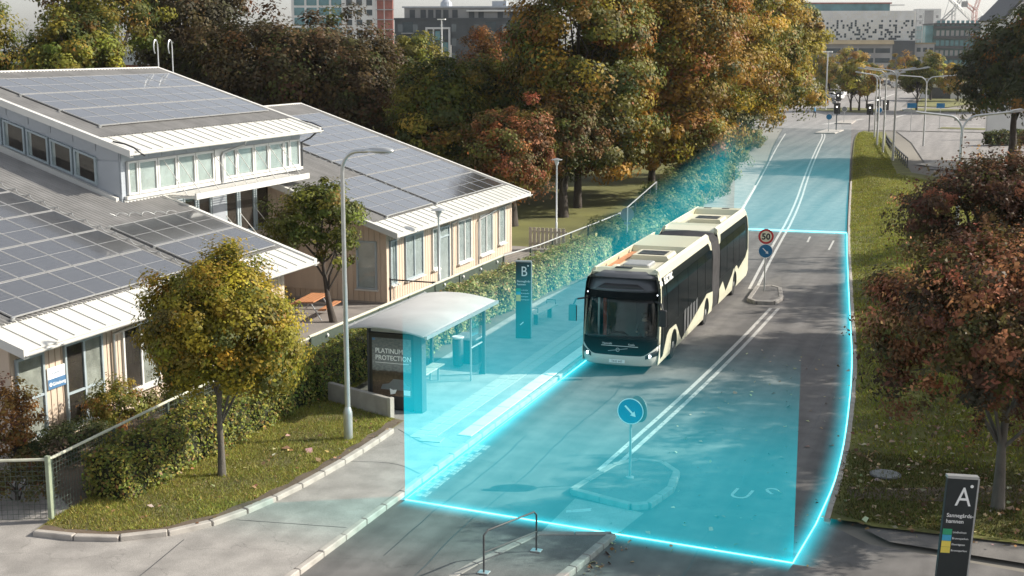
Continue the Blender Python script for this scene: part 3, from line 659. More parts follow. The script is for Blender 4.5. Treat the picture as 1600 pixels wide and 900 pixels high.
MB().lathe([(.055, 0), (.055, .004)], 14, 'x', (-22.766, 27.39, 1.68)).build('emblem', 'text_white', s_)
text('lettering', 'Förskola', .12, 'blue_paint', s_, (-22.772, 27.36, 1.93), (RAD(90), 0, RAD(90)), ext=.001)
downpipe(A, [(-21.95, 30.05, 2.92), (-22.1, 30.05, 2.75), (-22.72, 30.05, 2.5), (-22.74, 30.05, 2.3), (-22.74, 30.05, .2)])
ra = roof(A, PA, -36, 0, 25.45, 40.25, 1.2, snow=[(-23.3, 34.75, -31.5, 34.75), (-27.2, 36.1, -26.6, 38.9)])
solar(ra, PA, [-23.15, -24.79, -26.43, -28.07, -29.71, -31.35], 26.62, 7, 1.112, lambda i, j: (j == 2 and i < 1) or (j == 3 and i < 3) or (j == 4 and i < 5))
solar(ra, PA, [-23.15, -24.81, -26.47], 35.12, 4, 1.165)
# ---- right wing
Cw = thing('school_wing', 'low timber school wing behind the bus shelter with solar roof', 'building', (0, 0, 0), group='timber school wings with solar roofs')
wc = MB().prism([(-22.65, .1), (-22.65, ZA(-22.65)-.12), (-34.6, ZA(-34.6)-.12), (-34.6, .1)], 'y', 47.5, 62.0).build('wall', 'wood_board', Cw)
boards(wc, 'y', 47.5, 62.0, -22.65, lambda y: ZA(-22.65)-.14, .2)
boards(wc, 'x', -29.0, -22.65, 47.5, lambda x: ZA(x)-.16, .2)
MB().box(-29, -22.6, 47.44, 47.49, .1, .2).build('plinth', 'concrete', wc); MB().box(-22.64, -22.59, 47.5, 62, .1, .2).build('plinth', 'concrete', wc)
MB().box(-22.66, -22.60, 47.44, 47.56, .2, 2.98).build('corner_board', 'wood_board', wc); MB().box(-22.66, -22.60, 61.94, 62.06, .2, 2.98).build('corner_board', 'wood_board', wc)
for (a, b, z0, z1, n) in ((47.75, 48.35, .85, 2.66, 1), (49.2, 51.0, .8, 2.66, 2), (52.0, 52.65, .8, 2.6, 1), (54.9, 56.5, .62, 2.58, 2), (57.6, 59.3, .58, 2.5, 2), (60.15, 61.05, .78, 2.6, 1)):
    window(Cw, 'y', -22.615, a, b, z0, z1, n, 'blind', frame='frame_grey' if a < 51 else 'frame_white')
window(Cw, 'y', -22.615, 52.75, 53.9, .14, 2.56, 1, 'blind', name='door', rail=2.1, sill=False, frame='frame_grey')
window(Cw, 'x', 47.47, -23.95, -23.05, .7, 2.66, 1, 'blind', frame='frame_grey')
MB().box(-28.3, -25.2, 47.40, 47.45, .55, 1.75).build('pin_board', 'wood_board', Cw)
downpipe(Cw, [(-21.85, 60.0, 2.92), (-22.0, 60.0, 2.8), (-22.5, 59.6, 2.55), (-22.52, 57.4, 2.35), (-22.52, 57.3, 2.2), (-22.52, 57.3, .2)])
downpipe(Cw, [(-21.85, 53.4, 2.92), (-22.0, 53.4, 2.8), (-22.5, 54.0, 2.6), (-22.52, 54.05, 2.4), (-22.52, 54.05, .2)])
rc = roof(Cw, PA, -34.75, 0, 46.95, 62.8, 1.15, snow=[(-23.3, 53.38, -30.5, 53.38)])
solar(rc, PA, [-23.0, -24.7, -26.41, -28.12, -29.83, -31.54, -33.25], 53.52, 7, 1.205, lambda i, j: j >= 4 and i < (1 if j == 4 else 2))
solar(rc, PA, [-23.05, -24.78, -26.48], 48.5, 4, 1.18)
# ---- upper storey
PU = (-27.2, 6.86, .312); ZU = lambda x: PU[1]+PU[2]*(PU[0]-x)
U = thing('school_upper_storey', 'raised middle block of the school with zinc walls and a sun awning', 'building', (0, 0, 0))
wu = MB().prism([(-28.0, .1), (-28.0, ZU(-28)-.1), (-35.2, ZU(-35.2)-.1), (-35.2, .1)], 'y', 37.9, 50.4).build('wall', 'zinc', U)
# zinc cassettes on the side wall and above the windows
zr = random.Random(3)
cas = MB().cbox(-.49, .49, 0, .02, 0, 1, .006).mesh('zinc_panel'); cas.materials.append(MATS['zinc'])
for i in range(8):
    x = -28.5-.92*i; zt = ZU(x)-.2
    like('zinc_panel', cas, wu, (x, 37.872, zt-.52), (0, 0, 0), (.92, 1, .5))
    if i == 0: like('zinc_panel', cas, wu, (x, 37.872, 5.35), (0, 0, 0), (.92, 1, zt-.52-5.4))
for i in range(16):
    y = 38.3+.78*i; like('zinc_panel', cas, wu, (-27.972, y, 6.5), (0, 0, math.pi/2), (.78, 1, .42))
for i in range(5):
    xa, xb = -28.95-.98*i, -29.85-.98*i; zl = lambda x, h: 5.66+.325*(-28.95-x)+h
    fr = MB()
    for (p0, p1, h0, h1) in ((xa, xb, 0, .07), (xa, xb, .87, .94), (xa, xa-.07, .07, .87), (xb+.07, xb, .07, .87)):
        fr.prism([(p0, zl(p0, h0)), (p0, zl(p0, h1)), (p1, zl(p1, h1)), (p1, zl(p1, h0))], 'y', 37.80, 37.9)
    o = fr.build('window', 'frame_grey', U)
    MB().prism([(xa-.07, zl(xa-.07, .07)), (xa-.07, zl(xa-.07, .87)), (xb+.07, zl(xb+.07, .87)), (xb+.07, zl(xb+.07, .07))], 'y', 37.862, 37.885).build('interior', 'room_dark', o)
    MB().prism([(xa-.072, zl(xa-.07, .07)), (xa-.072, zl(xa-.07, .87)), (xb+.072, zl(xb+.07, .87)), (xb+.072, zl(xb+.07, .07))], 'y', 37.84, 37.845).build('pane', 'glass_clear', o)
    MB().prism([(xb+.19, zl(xb+.19, .07)), (xb+.19, zl(xb+.19, .87)), (xb+.07, zl(xb+.07, .87)), (xb+.07, zl(xb+.07, .07))], 'y', 37.855, 37.86).build('curtain', 'blind', o)
MB().prism([(-28.1, 4.95), (-28.1, 5.25), (-35, ZA(-35)+.30), (-35, ZA(-35)+.05)], 'y', 37.70, 37.87).build('flashing', 'white_metal', U)
edges = [38.15, 38.75, 39.9, 41.1, 42.3, 43.55, 44.2, 45.15, 46.45, 47.6, 48.85, 49.3, 50.2]
for a, b in zip(edges[:-1], edges[1:]):
    if abs(a-43.55) < .01: MB().box(-27.97, -27.88, a+.02, b-.02, 5.25, 6.48).build('pier_panel', 'frame_white', U); continue
    window(U, 'y', -27.965, a+.02, b-.02, 5.30, 6.46, 1, 'blind_green', sill=False, f=.09 if b-a > .8 else .07)
MB().box(-27.98, -27.86, 38.0, 50.35, 5.16, 5.28).build('window_ledge', 'white_metal', U)
MB().box(-27.985, -27.93, 37.95, 41.0, 4.92, 5.15).build('flashing', 'white_metal', U)
for a, b in ((40.5, 41.35), (41.4, 42.25), (42.3, 43.25), (44.2, 45.15), (45.2, 46.4), (46.45, 47.6)):
    window(U, 'y', -27.965, a, b, 3.05, 4.88, 1, 'room_dark', sill=False, frame='frame_grey', f=.1)
MB().box(-27.97, -27.88, 43.27, 44.18, 3.05, 4.88).build('pier_panel', 'zinc', U)
wl = MB().box(-27.995, -27.96, 40.3, 47.45, .15, 3.0).build('lower_cladding', 'wood_board', U); boards(wl, 'y', 40.3, 47.45, -27.955, lambda y: 3.0, .15)
aw = MB().box(-26.62, -26.55, 40.2, 48.5, 4.98, 5.2).build('awning', 'white_metal', U)
sl = MB().prism([(-.05, -.015), (.06, .03), (.06, .045), (-.05, .0)], 'y', 40.22, 48.48).mesh('awning_slat'); sl.materials.append(MATS['white_metal'])
for i in range(10): like('awning_slat', sl, aw, (-27.85+.13*i, 0, 5.08))
for y in (40.25, 41.1, 42.3, 43.5, 44.3, 45.15, 46.45, 47.6, 48.45):
    MB().box(-27.95, -26.62, y-.02, y+.02, 5.0, 5.06).build('awning_bracket', 'white_metal', aw)
    MB().tube([(-27.9, y, 6.35), (-26.95, y+.02, 5.1)], .016, 6).build('awning_rod', 'white_metal', aw)
for y in (44.2, 45.2, 46.45): MB().tube([(-27.9, y, 3.9), (-27.1, y+.4, 2.7)], .016, 6).build('awning_rod', 'white_metal', aw)
MB().box(-27.93, -26.9, 43.8, 47.6, 2.62, 2.7).build('lower_awning', 'white_metal', aw)
downpipe(U, [(-27.15, 44.6, 6.75), (-27.2, 44.6, 6.6), (-27.8, 44.05, 6.35), (-27.82, 43.95, 6.2), (-27.82, 43.95, 5.2)], .05)
downpipe(U, [(-27.15, 50.3, 6.75), (-27.5, 50.4, 6.5), (-27.95, 50.45, 6.3), (-27.95, 50.45, 4.6)], .04, 'dark_grey')
ru = roof(U, PU, -35.2, 0, 37.35, 50.75, 1.35)
solar(ru, PU, [-29.3, -30.95, -32.6, -34.25], 38.66, 10, 1.15)
MB().tube([(-27.9, 37.42, 7.2), (-27.5, 37.5, 7.13), (-27.2, 37.6, 7.0), (-27.05, 37.75, 6.8), (-27.0, 37.9, 6.72)], .03, 6).build('lightning_cable', 'black_metal', ru, smooth=True)
MB().tube([(-28.2, 50.72, 7.22), (-27.6, 50.75, 7.12), (-27.2, 50.8, 6.95), (-27.1, 50.8, 6.75)], .03, 6).build('lightning_cable', 'black_metal', ru, smooth=True)
for y in (50.9, 52.0):
    pts = [(-35.3, y, 8.5), (-35.3, y, 10.3)]+[(-35.3, y-.15+.15*math.cos(a), 10.3+.32*math.sin(a)) for a in np.linspace(0, 4.2, 12)]
    MB().tube(pts, .03, 6).build('vent_hoop', 'steel', ru, smooth=True)

# ================================================================ STREET FURNITURE
def lamp_single():
    t = thing('street_lamp', 'tall grey street lamp with curved arm on the lawn at left', 'street lamp', (-15.54, 30.1, .12))
    MB().lathe([(.12, 0), (.12, .75), (.115, .82), (.075, .95)], 14).build('base', 'steel', t, smooth=True)
    MB().tube([(0, 0, .9), (0, 0, 4.2)], [.072, .062], 12).build('lower_pole', 'steel', t, smooth=True)
    arm = [(0, 0, 4.2), (0, 0, 7.1)]+[(.5-.5*math.cos(a), -.05*math.sin(a), 7.1+.55*math.sin(a)) for a in np.linspace(.1, 1.57, 9)]+[(.75, -.05, 7.66)]
    MB().tube(arm, [.058]+[.05]*(len(arm)-1), 12).build('pole', 'steel', t, smooth=True)
    hd = MB(); prof = [(.72, .05, .05), (.8, .1, .08), (1.0, .15, .1), (1.25, .16, .1), (1.42, .11, .07), (1.47, .03, .02)]
    hd.grid(lambda i, a: (prof[int(i)][0], -.05+prof[int(i)][1]*math.cos(a), 7.67+prof[int(i)][2]*math.sin(a)*(1 if math.sin(a) > 0 else .55)), range(len(prof)), list(np.linspace(0, 2*math.pi, 15)))
    h = hd.build('lamp_head', 'steel', t, smooth=True)
    MB().box(.98, 1.34, -.15, .05, 7.6, 7.63).build('diffuser', 'glass_clear', h)
lamp_single()
def path_lamp(loc, h, label):
    t = thing('path_lamp', label, 'lamp', loc, group='path lamps with flat conical hoods')
    MB().tube([(0, 0, 0), (0, 0, 1.1), (0, 0, 1.12), (0, 0, h-.3)], [.07, .06, .045, .04], 10).build('pole', 'steel', t, smooth=True)
    MB().lathe([(.06, h-.34), (.10, h-.22), (.13, h-.1), (.13, h-.06)], 16).build('lens', 'blind', t, smooth=True)
    MB().lathe([(.13, h-.08), (.30, h-.06), (.30, h-.04), (.10, h+.02), (.03, h+.04)], 20).build('hood', 'steel', t, smooth=True)
path_lamp((-21.5, 65.9, .1), 4.45, 'slender path lamp beyond the far end of the right school wing')
path_lamp((-21.0, 49.0, .13), 3.75, 'slender path lamp in front of the right school wing door')

# ---- bus shelter
S = thing('bus_shelter', 'bus shelter with curved pale roof and poster case at its near end', 'bus shelter', (-15.6, 33.4, .12))
def sroof(x, y): return (x, y, 2.40+.15*(1-((x+.05)/1.28)**2)-.04*x)
mb = MB(); mb.grid(sroof, list(np.linspace(-1.28, 1.22, 17)), [-.75, 2.0, 4.85]); o = mb.build('roof', 'shelter_roof', S, smooth=True); sol(o, .05)
for x in (1.2, -1.27): MB().box(x-.03, x+.03, -.76, 4.86, sroof(x, 0)[2]-.07, sroof(x, 0)[2]+.03).build('roof_edge', 'steel', o)
for y in (-.3, 2.0, 4.3): 
    m2 = MB(); m2.grid(lambda x, k: (x, y-.03+.06*k, sroof(x, y)[2]-.06), list(np.linspace(-1.1, 1.1, 9)), [0, 1]); q = m2.build('roof_rib', 'dark_grey', o); sol(q, .06)
for (x, y) in ((.78, 4.72), (-.88, 4.4), (-.88, 1.9), (-.88, .2)):
    MB().box(x-.045, x+.045, y-.045, y+.045, 0, 2.36).build('post', 'dark_grey', S)
    MB().prism([(x-.045, 0), (x-.17, 0), (x-.045, .5)], 'y', y-.03, y+.03).build('post_foot', 'dark_grey', S)
MB().box(.69, .74, 3.75, 3.79, 0, 2.36).build('glass_edge', 'steel', S)
for (a, b) in ((.3, 1.85), (1.95, 3.1), (3.2, 4.35)): MB().box(-.89, -.875, a, b, .25, 2.2).build('back_pane', 'glass_clear', S)
MB().box(.708, .722, 3.8, 4.66, .2, 2.25).build('side_pane', 'glass_clear', S)
MB().tube([(.74, 3.7, 1.05), (.74, 4.75, 1.05)], .025, 8).build('lean_rail', 'steel', S); MB().tube([(-.82, .3, 1.45), (-.82, 2.2, 1.45)], .02, 8).build('back_rail', 'steel', S)
# poster case
ad = MB().cbox(-.88, .72, -.12, .10, .02, 2.25, .02).build('poster_case', 'black_metal', S)
MB().box(.55, .80, -.16, .14, 0, 2.34).build('case_post', 'dark_grey', S); MB().box(-.93, -.86, -.1, .08, 0, 2.34).build('case_post', 'dark_grey', S)
MB().box(-.80, .55, -.10, .06, 2.26, 2.42).build('name_strip', 'steel_dull', ad)
def poster_mat():
    m, nt, p = new_mat('poster')
    tc = nt.nodes.new('ShaderNodeTexCoord'); sx = nt.nodes.new('ShaderNodeSeparateXYZ'); lk(nt, tc.outputs['Generated'], sx.inputs[0])
    n1 = noise(nt, 5, 6, 'Generated'); n2 = noise(nt, 14, 6, 'Generated', (1, 1, 2.5))
    ad_ = nt.nodes.new('ShaderNodeMath'); ad_.operation = 'MULTIPLY_ADD'; ad_.inputs[1].default_value = .10; lk(nt, n1.outputs[0], ad_.inputs[0]); lk(nt, sx.outputs[2], ad_.inputs[2])
    r = ramp(nt, ad_.outputs[0], [(0.0, (.20, .14, .10)), (.12, (.10, .07, .05)), (.30, (.12, .085, .06)), (.42, (.06, .045, .035)), (.47, (.07, .055, .05)), (.50, (.20, .22, .23)), (.62, (.26, .28, .29)), (1.0, (.15, .17, .18))])
    c = mixc(nt, .55, r.outputs[0], ramp(nt, n2.outputs[0], [(.35, (.55,)*3), (.68, (1.5, 1.35, 1.25))]).outputs[0], 'MULTIPLY')
    lk(nt, c, p.inputs['Base Color']); p.inputs['Roughness'].default_value = .25
poster_mat()
MB().box(-.76, .46, -.128, -.124, .42, 2.1).build('poster', 'poster', ad)
for ln, z in (('PLATINUM', 1.66), ('PROTECTION', 1.46)): text('poster_lettering', ln, .195, 'text_white', ad, (-.66, -.131, z), (RAD(90), 0, 0), ext=.001, bold=.003, sx=.93)
MB().box(-.66, .38, -.131, -.129, 1.37, 1.385).build('poster_rule', 'text_white', ad)
MB().box(-.75, -.66, -.131, -.129, 2.02, 2.08).build('poster_badge', 'blue_paint', ad)
# poster picture: a parked car on rocks, flat print
MB().prism([(-.5, .62), (-.45, .74), (-.25, .78), (-.1, .92), (.2, .92), (.32, .76), (.4, .72), (.4, .6), (-.5, .6)], 'y', -.1308, -.129).build('poster_picture', 'sign_back', ad)
MB().prism([(.22, .47), (.42, .47), (.42, .62), (.22, .62)], 'y', -.132, -.1312).build('poster_inset', 'text_white', ad)
MB().prism([(-.2, .46), (-.05, .5), (0, .62), (-.12, .6), (-.22, .64)], 'y', -.132, -.1312).build('poster_inset', 'text_white', ad)
# seat in the shelter
b_ = thing('shelter_bench', 'pale slatted bench inside the bus shelter', 'bench', (-16.0, 34.9, .12))
for i in range(4): MB().cbox(-.2+.11*i, -.1+.11*i, 0, 2.3, .43, .47, .008).build('seat_slat', 'bench_wood', b_)
for y in (.3, 2.0): MB().box(-.17, -.12, y-.025, y+.025, 0, .43).box(.1, .15, y-.025, y+.025, 0, .43).box(-.17, .15, y-.02, y+.02, .38, .425).build('leg', 'steel', b_)
# bins behind
t = thing('litter_bin', 'round dark litter bin with white ring lid beside the shelter', 'bin', (-15.95, 38.7, .12))
MB().lathe([(.15, .05), (.17, .1), (.18, .9), (.15, .95)], 20).build('drum', 'dark_grey', t, smooth=True)
MB().lathe([(.12, .93), (.19, .95), (.21, .99), (.18, 1.02), (.12, 1.0)], 22).build('lid', 'white_metal', t, smooth=True)
t = thing('grit_box', 'dark grit box with ribbed pale lid behind the litter bin', 'box', (-15.9, 39.5, .12))
MB().cbox(-.4, .4, -.35, .5, 0, .8, .03).build('body', 'dark_grey', t)
mb = MB().cbox(-.43, .43, -.38, .53, .8, .86, .02)
for i in range(8): mb.box(-.4, .4, -.33+.11*i, -.29+.11*i, .86, .88)
mb.build('lid', 'steel_dull', t)
# pylons
def pylon(label, letter, loc, rz, h=2.75, tilt=0.0):
    t = thing('stop_pylon', label, 'sign', loc, rz, group='black stop pylons with white letters'); t.rotation_euler = (0, tilt, rz)
    MB().cbox(-.27, .27, -.06, .06, 0, h, .012).build('panel', 'pylon', t)
    MB().box(-.28, .28, -.07, .07, h, h+.05).build('cap', 'steel', t); MB().box(.272, .30, -.05, .05, 0.05, h).build('edge_trim', 'steel', t)
    MB().box(-.262, .262, -.066, -.061, .02, .78).build('plinth_panel', 'black_metal', t)
    R = (RAD(90), 0, 0); F = -.064
    text('letter', letter, .50, 'text_white', t, (-.10 if letter == 'A' else -.09, F, h-.50), R, ext=.001, sx=.85)
    text('stop_name', 'Sannegårds-', .10, 'text_white', t, (-.22, F, h-.72), R, ext=.001, bold=.001); text('stop_name', 'hamnen', .10, 'text_white', t, (-.22, F, h-.83), R, ext=.001, bold=.001)
    lab = MB().lathe([(.03, 0), (.03, .003)], 14, 'y', (.17, F-.001, h-.13)).build('emblem', 'text_white', t)
    M('tile_green', (.03, .33, .16), .5, .05, 5); M('tile_blue', (.05, .36, .55), .5, .05, 5)
    for i, mt in enumerate(('tile_green', 'tile_blue', 'sign_yellow', 'sign_yellow')):
        MB().box(-.255, -.09, F-.003, F, h-1.055-.115*i, h-.945-.115*i).build('line_tile', mt, t)
    for i, tx in enumerate(('Lindholmen', 'Brunnsparken', 'Eketrägatan', 'Brunnsparken')): text('line_text', tx, .052, 'text_white', t, (-.075, F, h-1.02-.115*i), R, ext=.001)
    MB().prism([(-.12, .50), (-.10, .47), (.02, .58), (.0, .61)], 'y', F-.006, F-.003).build('arrow_mark', 'text_white', t)
    return t
pylon('black stop pylon with letter A at the lower right edge', 'A', (-.33, 24.05, .03), RAD(18), tilt=RAD(3.0))
pylon('black stop pylon with letter B beside the bus shelter', 'B', (-15.4, 43.5, .12), RAD(12))
# bench behind pylon B
b_ = thing('pavement_bench', 'pale bench on dark legs against the hedge behind the tall letter pylon', 'bench', (-15.75, 45.5, .12), RAD(-3))
for i in range(4): MB().cbox(-.22+.11*i, -.12+.11*i, 0, 2.1, .44, .48, .008).build('seat_slat', 'bench_wood', b_)
for y in (.35, 1.75): MB().box(-.08, .06, y-.05, y+.05, 0, .43).build('leg', 'dark_grey', b_)
for y in (.12, 1.95): MB().tube([(-.2, y, .5), (-.2, y, .66), (.16, y, .66), (.16, y, .5)], .018, 6).build('arm_rest', 'dark_grey', b_)
# low concrete wall
t = thing('low_wall', 'low concrete wall end beside the poster case', 'wall', (-15.42, 32.38, .12), RAD(157))
MB().cbox(0, 2.6, -.075, .075, 0, .62, .012).build('wall_body', 'concrete', t); MB().cbox(-.12, .0, -.08, .08, -.0, .64, .01).build('wall_end', 'slab', t)

# ---- signs
def disc(parent, name, r, y, z, face, rim='text_white', back='sign_back', rz=0, x=0):
    d = MB().lathe([(r, -.006), (r, .01), (r-.01, .012)], 36, 'y', (x, y, z)).build(name, back, parent)
    MB().lathe([(r, -.008), (r, -.0062)], 36, 'y', (x, y, z)).build('rim', rim, d); MB().lathe([(r*.93, -.0105), (r*.93, -.0083)], 36, 'y', (x, y, z)).build('face', face, d)
    return d
def arrow(d, r, y, z):
    c, s = math.cos(RAD(-45)), math.sin(RAD(-45)); pts = [(-.62, -.075), (.22, -.075), (.22, -.25), (.62, 0), (.22, .25), (.22, .075), (-.62, .075)]
    MB().prism([((a*c-b*s)*r, z+(a*s+b*c)*r) for a, b in pts], 'y', y-.014, y-.011).build('arrow', 'text_white', d)
t = thing('road_sign', 'round blue arrow sign with a second disc behind, on the nearest island', 'road sign', (-7.8, 29.75, .12), RAD(2), group='round road signs')
MB().tube([(0, 0, 0), (0, 0, 1.95)], .03, 10).build('post', 'steel_dull', t, smooth=True); MB().lathe([(.1, 0), (.1, .03), (.05, .05)], 14).build('foot', 'steel_dull', t)
d = disc(t, 'sign_disc', .32, -.06, 1.68, 'sign_blue', rz=.2); arrow(d, .30, -.06, 1.68)
d2 = MB().lathe([(.32, -.006), (.32, .008)], 36, 'y', (.0, .0, 0)).build('rear_disc', 'sign_back', t, (.16, .12, 1.70), (0, 0, RAD(-38)))
MB().box(-.05, .10, -.05, .10, 1.66, 1.72).build('clamp', 'steel_dull', t)
t = thing('road_sign', 'speed limit fifty sign above a blue arrow sign beside the bus', 'road sign', (-8.85, 55.6, .13), RAD(10), group='round road signs')
MB().tube([(0, 0, 0), (0, 0, 2.6)], .03, 10).build('post', 'steel_dull', t, smooth=True)
d = disc(t, 'sign_disc', .30, -.05, 1.72, 'sign_blue'); arrow(d, .28, -.05, 1.72)
d = disc(t, 'sign_disc', .32, -.05, 2.34, 'sign_red', 'sign_red')
MB().lathe([(.235, -.0125), (.235, -.0107)], 36, 'y', (0, -.05, 2.34)).build('yellow_field', 'sign_pale', d)
text('number', '50', .36, 'black_metal', d, (0, -.064, 2.215), (RAD(90), 0, 0), ext=.001, align='CENTER', bold=.012)
t = thing('road_sign', 'grey back of a round sign in the bushes beyond the hedge', 'road sign', (-16.6, 62.0, .1), RAD(20), group='round road signs')
MB().tube([(0, 0, 0), (0, 0, 2.5)], .03, 10).build('post', 'steel', t, smooth=True); MB().lathe([(.33, -.006), (.33, .01)], 36, 'y', (0, .04, 2.2)).build('sign_disc', 'sign_back', t)
MB().box(-.16, .16, -.02, .03, 1.70, 1.84).build('plate', 'sign_back', t)

# ---- fences
def fence(label, pts, h, spacing, post='fence_green', rail='fence_rail', name='mesh_fence', kind='mesh', z=.13):
    t = thing(name, label, 'fence', (pts[0][0], pts[0][1], z)); P = [Vector((p[0]-pts[0][0], p[1]-pts[0][1])) for p in pts]
    q = resample(P, spacing)
    pm = MB().box(-.035, .035, -.035, .035, 0, 1).mesh('post'); pm.materials.append(MATS[post])
    for a in q: like('post', pm, t, (a.x, a.y, 0), (0, 0, 0), (1, 1, h))
    for a, b in zip(P[:-1], P[1:]):
        MB().tube([(a.x, a.y, h), (b.x, b.y, h)], .035, 8).build('top_rail', rail, t, smooth=True)
        d = (b-a); L = d.length; nx = max(2, int(L/.11)); nz = int(h/.11); mb = MB(); r = .0055
        if kind == 'mesh':
            for i in range(nx+1):
                p = a+d*(i/nx); mb.tube([(p.x, p.y, .05), (p.x, p.y, h-.02)], r, 3, False)
            for k in range(nz): zz = .06+(h-.1)*k/nz; mb.tube([(a.x, a.y, zz), (b.x, b.y, zz)], r, 3, False)
            o = mb.build('wire_mesh', 'fence_green', t, fix=False); o['kind'] = 'stuff'
    return t
fence('green wire mesh fence with pale top rail running past the left lawn', [(-18.95, 22.6), (-19.3, 27.7), (-19.46, 35.2)], 1.4, 2.45)
fence('green wire mesh fence running from the corner post to the left edge', [(-18.95, 22.55), (-19.9, 22.1), (-22.5, 21.0)], 1.4, 3.2, post='fence_post')
fp = MB().cbox(-.05, .05, -.05, .05, 0, 1.5, .01).build('corner_post', 'fence_post', None, (-18.92, 22.5, .13)); props(fp, 'thick pale green corner post where the mesh fences meet', 'post')
# solid dark panelled fence behind the hedge and shelter
t = thing('panel_fence', 'dark panelled fence with pale top rail between school yard and hedge', 'fence', (-19.5, 35.4, .13))
for i in range(7):
    y0, y1 = i*2.42, i*2.42+2.36
    MB().box(-.02, .02, y0+.06, y1, .55, 1.36).build('panel', 'fence_green', t); MB().box(-.05, .05, y0-.05, y0+.05, 0, 1.42).build('post', 'fence_green', t)
MB().tube([(0, -.1, 1.42), (0, 17, 1.42)], .05, 8).build('top_rail', 'fence_rail', t, smooth=True)
for i in range(9): MB().lathe([(.04, 0), (.05, .05), (.02, .1)], 8).build('rail_cap', 'text_white', t, (.06, 1.0+1.9*i, 1.22))
fence('green wire mesh fence with grey rail along the far hedge', [(-19.5, 52.5), (-19.05, 56.0), (-18.7, 67), (-18.8, 72)], 1.4, 2.6, rail='steel_dull')
# gate in front of the wing
t = thing('yard_gate', 'low rail gate in front of the right wing corner', 'gate', (-22.3, 47.1, .13)); MB().box(-.03, .03, -.03, .03, 0, 1.15).build('post', 'dark_grey', t)
MB().box(0, 1.9, -.02, .02, 1.06, 1.11).build('rail', 'dark_grey', t); MB().box(1.82, 1.95, -.05, .05, .6, 1.12).build('post', 'dark_grey', t)
# tall glass noise screen
t = thing('glass_screen', 'tall clear screen of upright panes at the end of the fence', 'screen', (-18.1, 66.0, .12), RAD(3))
for i in range(5):
    h = 1.65+.13*i
    MB().box(-.04, .04, i*2.0-.03, i*2.0+.03, 0, h).build('post', 'dark_grey', t); MB().prism([(i*2.0+.04, .2), (i*2.0+1.95, .2), (i*2.0+1.95, h+.08), (i*2.0+.04, h-.03)], 'x', -.012, .012).build('pane', 'glass_clear', t)
MB().tube([(0, 0, 1.65), (0, 10, 2.35)], .035, 8).build('top_rail', 'steel', t); MB().box(-.04, .04, 9.97, 10.03, 0, 2.35).build('post', 'steel', t)
# timber fence bits past the wing
t = thing('timber_fence', 'short weathered timber fence past the end of the right wing', 'fence', (-22.0, 63.2, .12))
for i in range(9): MB().box(i*.22-.08, i*.22+.08, -.02, .02, .1, 1.15).build('picket', 'bench_wood', t)
for z in (.35, .95): MB().box(-.1, 1.95, .022, .06, z-.04, z+.04).build('rail', 'bench_wood', t)
# picnic tables in the yard
def picnic(loc, rz, label, wood='table_wood'):
    t = thing('picnic_table', label, 'table', loc, rz, group='picnic tables in the yard')
    for i in range(5): MB().cbox(-.36+.15*i, -.22+.15*i, -.95, .95, .70, .74, .006).build('top_plank', wood, t)
    for s in (-1, 1):
        for i in range(2): MB().cbox(s*.72-.14+.14*i, s*.72-.01+.14*i, -.95, .95, .42, .46, .006).build('seat_plank', wood, t)
    for y in (-.65, .65):
        for s in (-1, 1):
            MB().tube([(s*.6, y, 0), (s*.16, y, .70)], .025, 6).build('leg', 'steel', t)
        MB().tube([(-.75, y, .40), (.75, y, .40)], .022, 6).build('cross_bar', 'steel', t)
picnic((-24.3, 44.3, .13), RAD(8), 'brown picnic table with benches under the leaning yard tree')
t = thing('yard_bench', 'red painted bench against the courtyard wall', 'bench', (-27.3, 45.4, .13)); MB().cbox(-.2, .2, -2.0, 1.9, .42, .48, .01).build('seat', 'red_paint', t)
for y in (-1.6, 1.5): MB().box(-.15, .15, y-.04, y+.04, 0, .42).build('leg', 'dark_grey', t)

# ================================================================ BUS
BUS = thing('articulated_bus', 'cream and black articulated electric city bus pulling in at the stop', 'bus', (-11.0, 40.1, 0), RAD(1.1))
HW = 1.275
def half(z):            # body half width by height
    return float(np.interp(z, [.26, .45, 1.3, 2.4, 2.85, 3.05, 3.25], [1.24, 1.275, 1.275, 1.25, 1.20, 1.15, 1.05]))
def fy(z): return float(np.interp(z, [.26, .45, .8, 1.1, 2.4, 2.62, 2.9, 3.05, 3.2], [.06, .0, .0, .03, .22, .27, .40, .52, .80]))
def front(u, z, d=0.0):     # u in -1..1 across the nose
    x = u*half(z); a = abs(u); return (x, fy(z)+.16*a*a+.34*a**7+d, z)
U_ = lambda a, b, n=12: list(np.linspace(a, b, n))
def nose(name, mat, u0, u1, z0, z1, d=0.0, nu=22, nz=8, th=.03, parent=None, zlo=None, zhi=None, smooth=True):
    mb = MB(); us = U_(u0, u1, nu)
    mb.grid(lambda u, t: front(u, (zlo(u) if zlo else z0)*(1-t)+(zhi(u) if zhi else z1)*t, d), us, U_(0, 1, nz))
    o = mb.build(name, mat, parent or BUS, smooth=smooth); sol(o, th, 0)
    return o
bumper_top = lambda u: .60+.34*max(0, (abs(u)-.62)/.38)**1.3
nose('bumper', 'cream_front', -1, 1, .26, .8, zlo=lambda u: .27, zhi=bumper_top, nu=31)
nose('front_panel', 'bus_black', -.985, .985, .6, 1.12, d=.006, zlo=bumper_top, zhi=lambda u: 1.12, nu=31)
ws = nose('windscreen', 'glass_screen', -.97, .97, 1.12, 2.42, d=.0, nz=10, th=.012)
nose('screen_surround', 'bus_black', -.985, .985, 2.40, 2.62, d=-.006)
fa = nose('roof_fascia', 'bus_fascia', -.95, .95, 2.62, 3.2, d=0, nz=8)
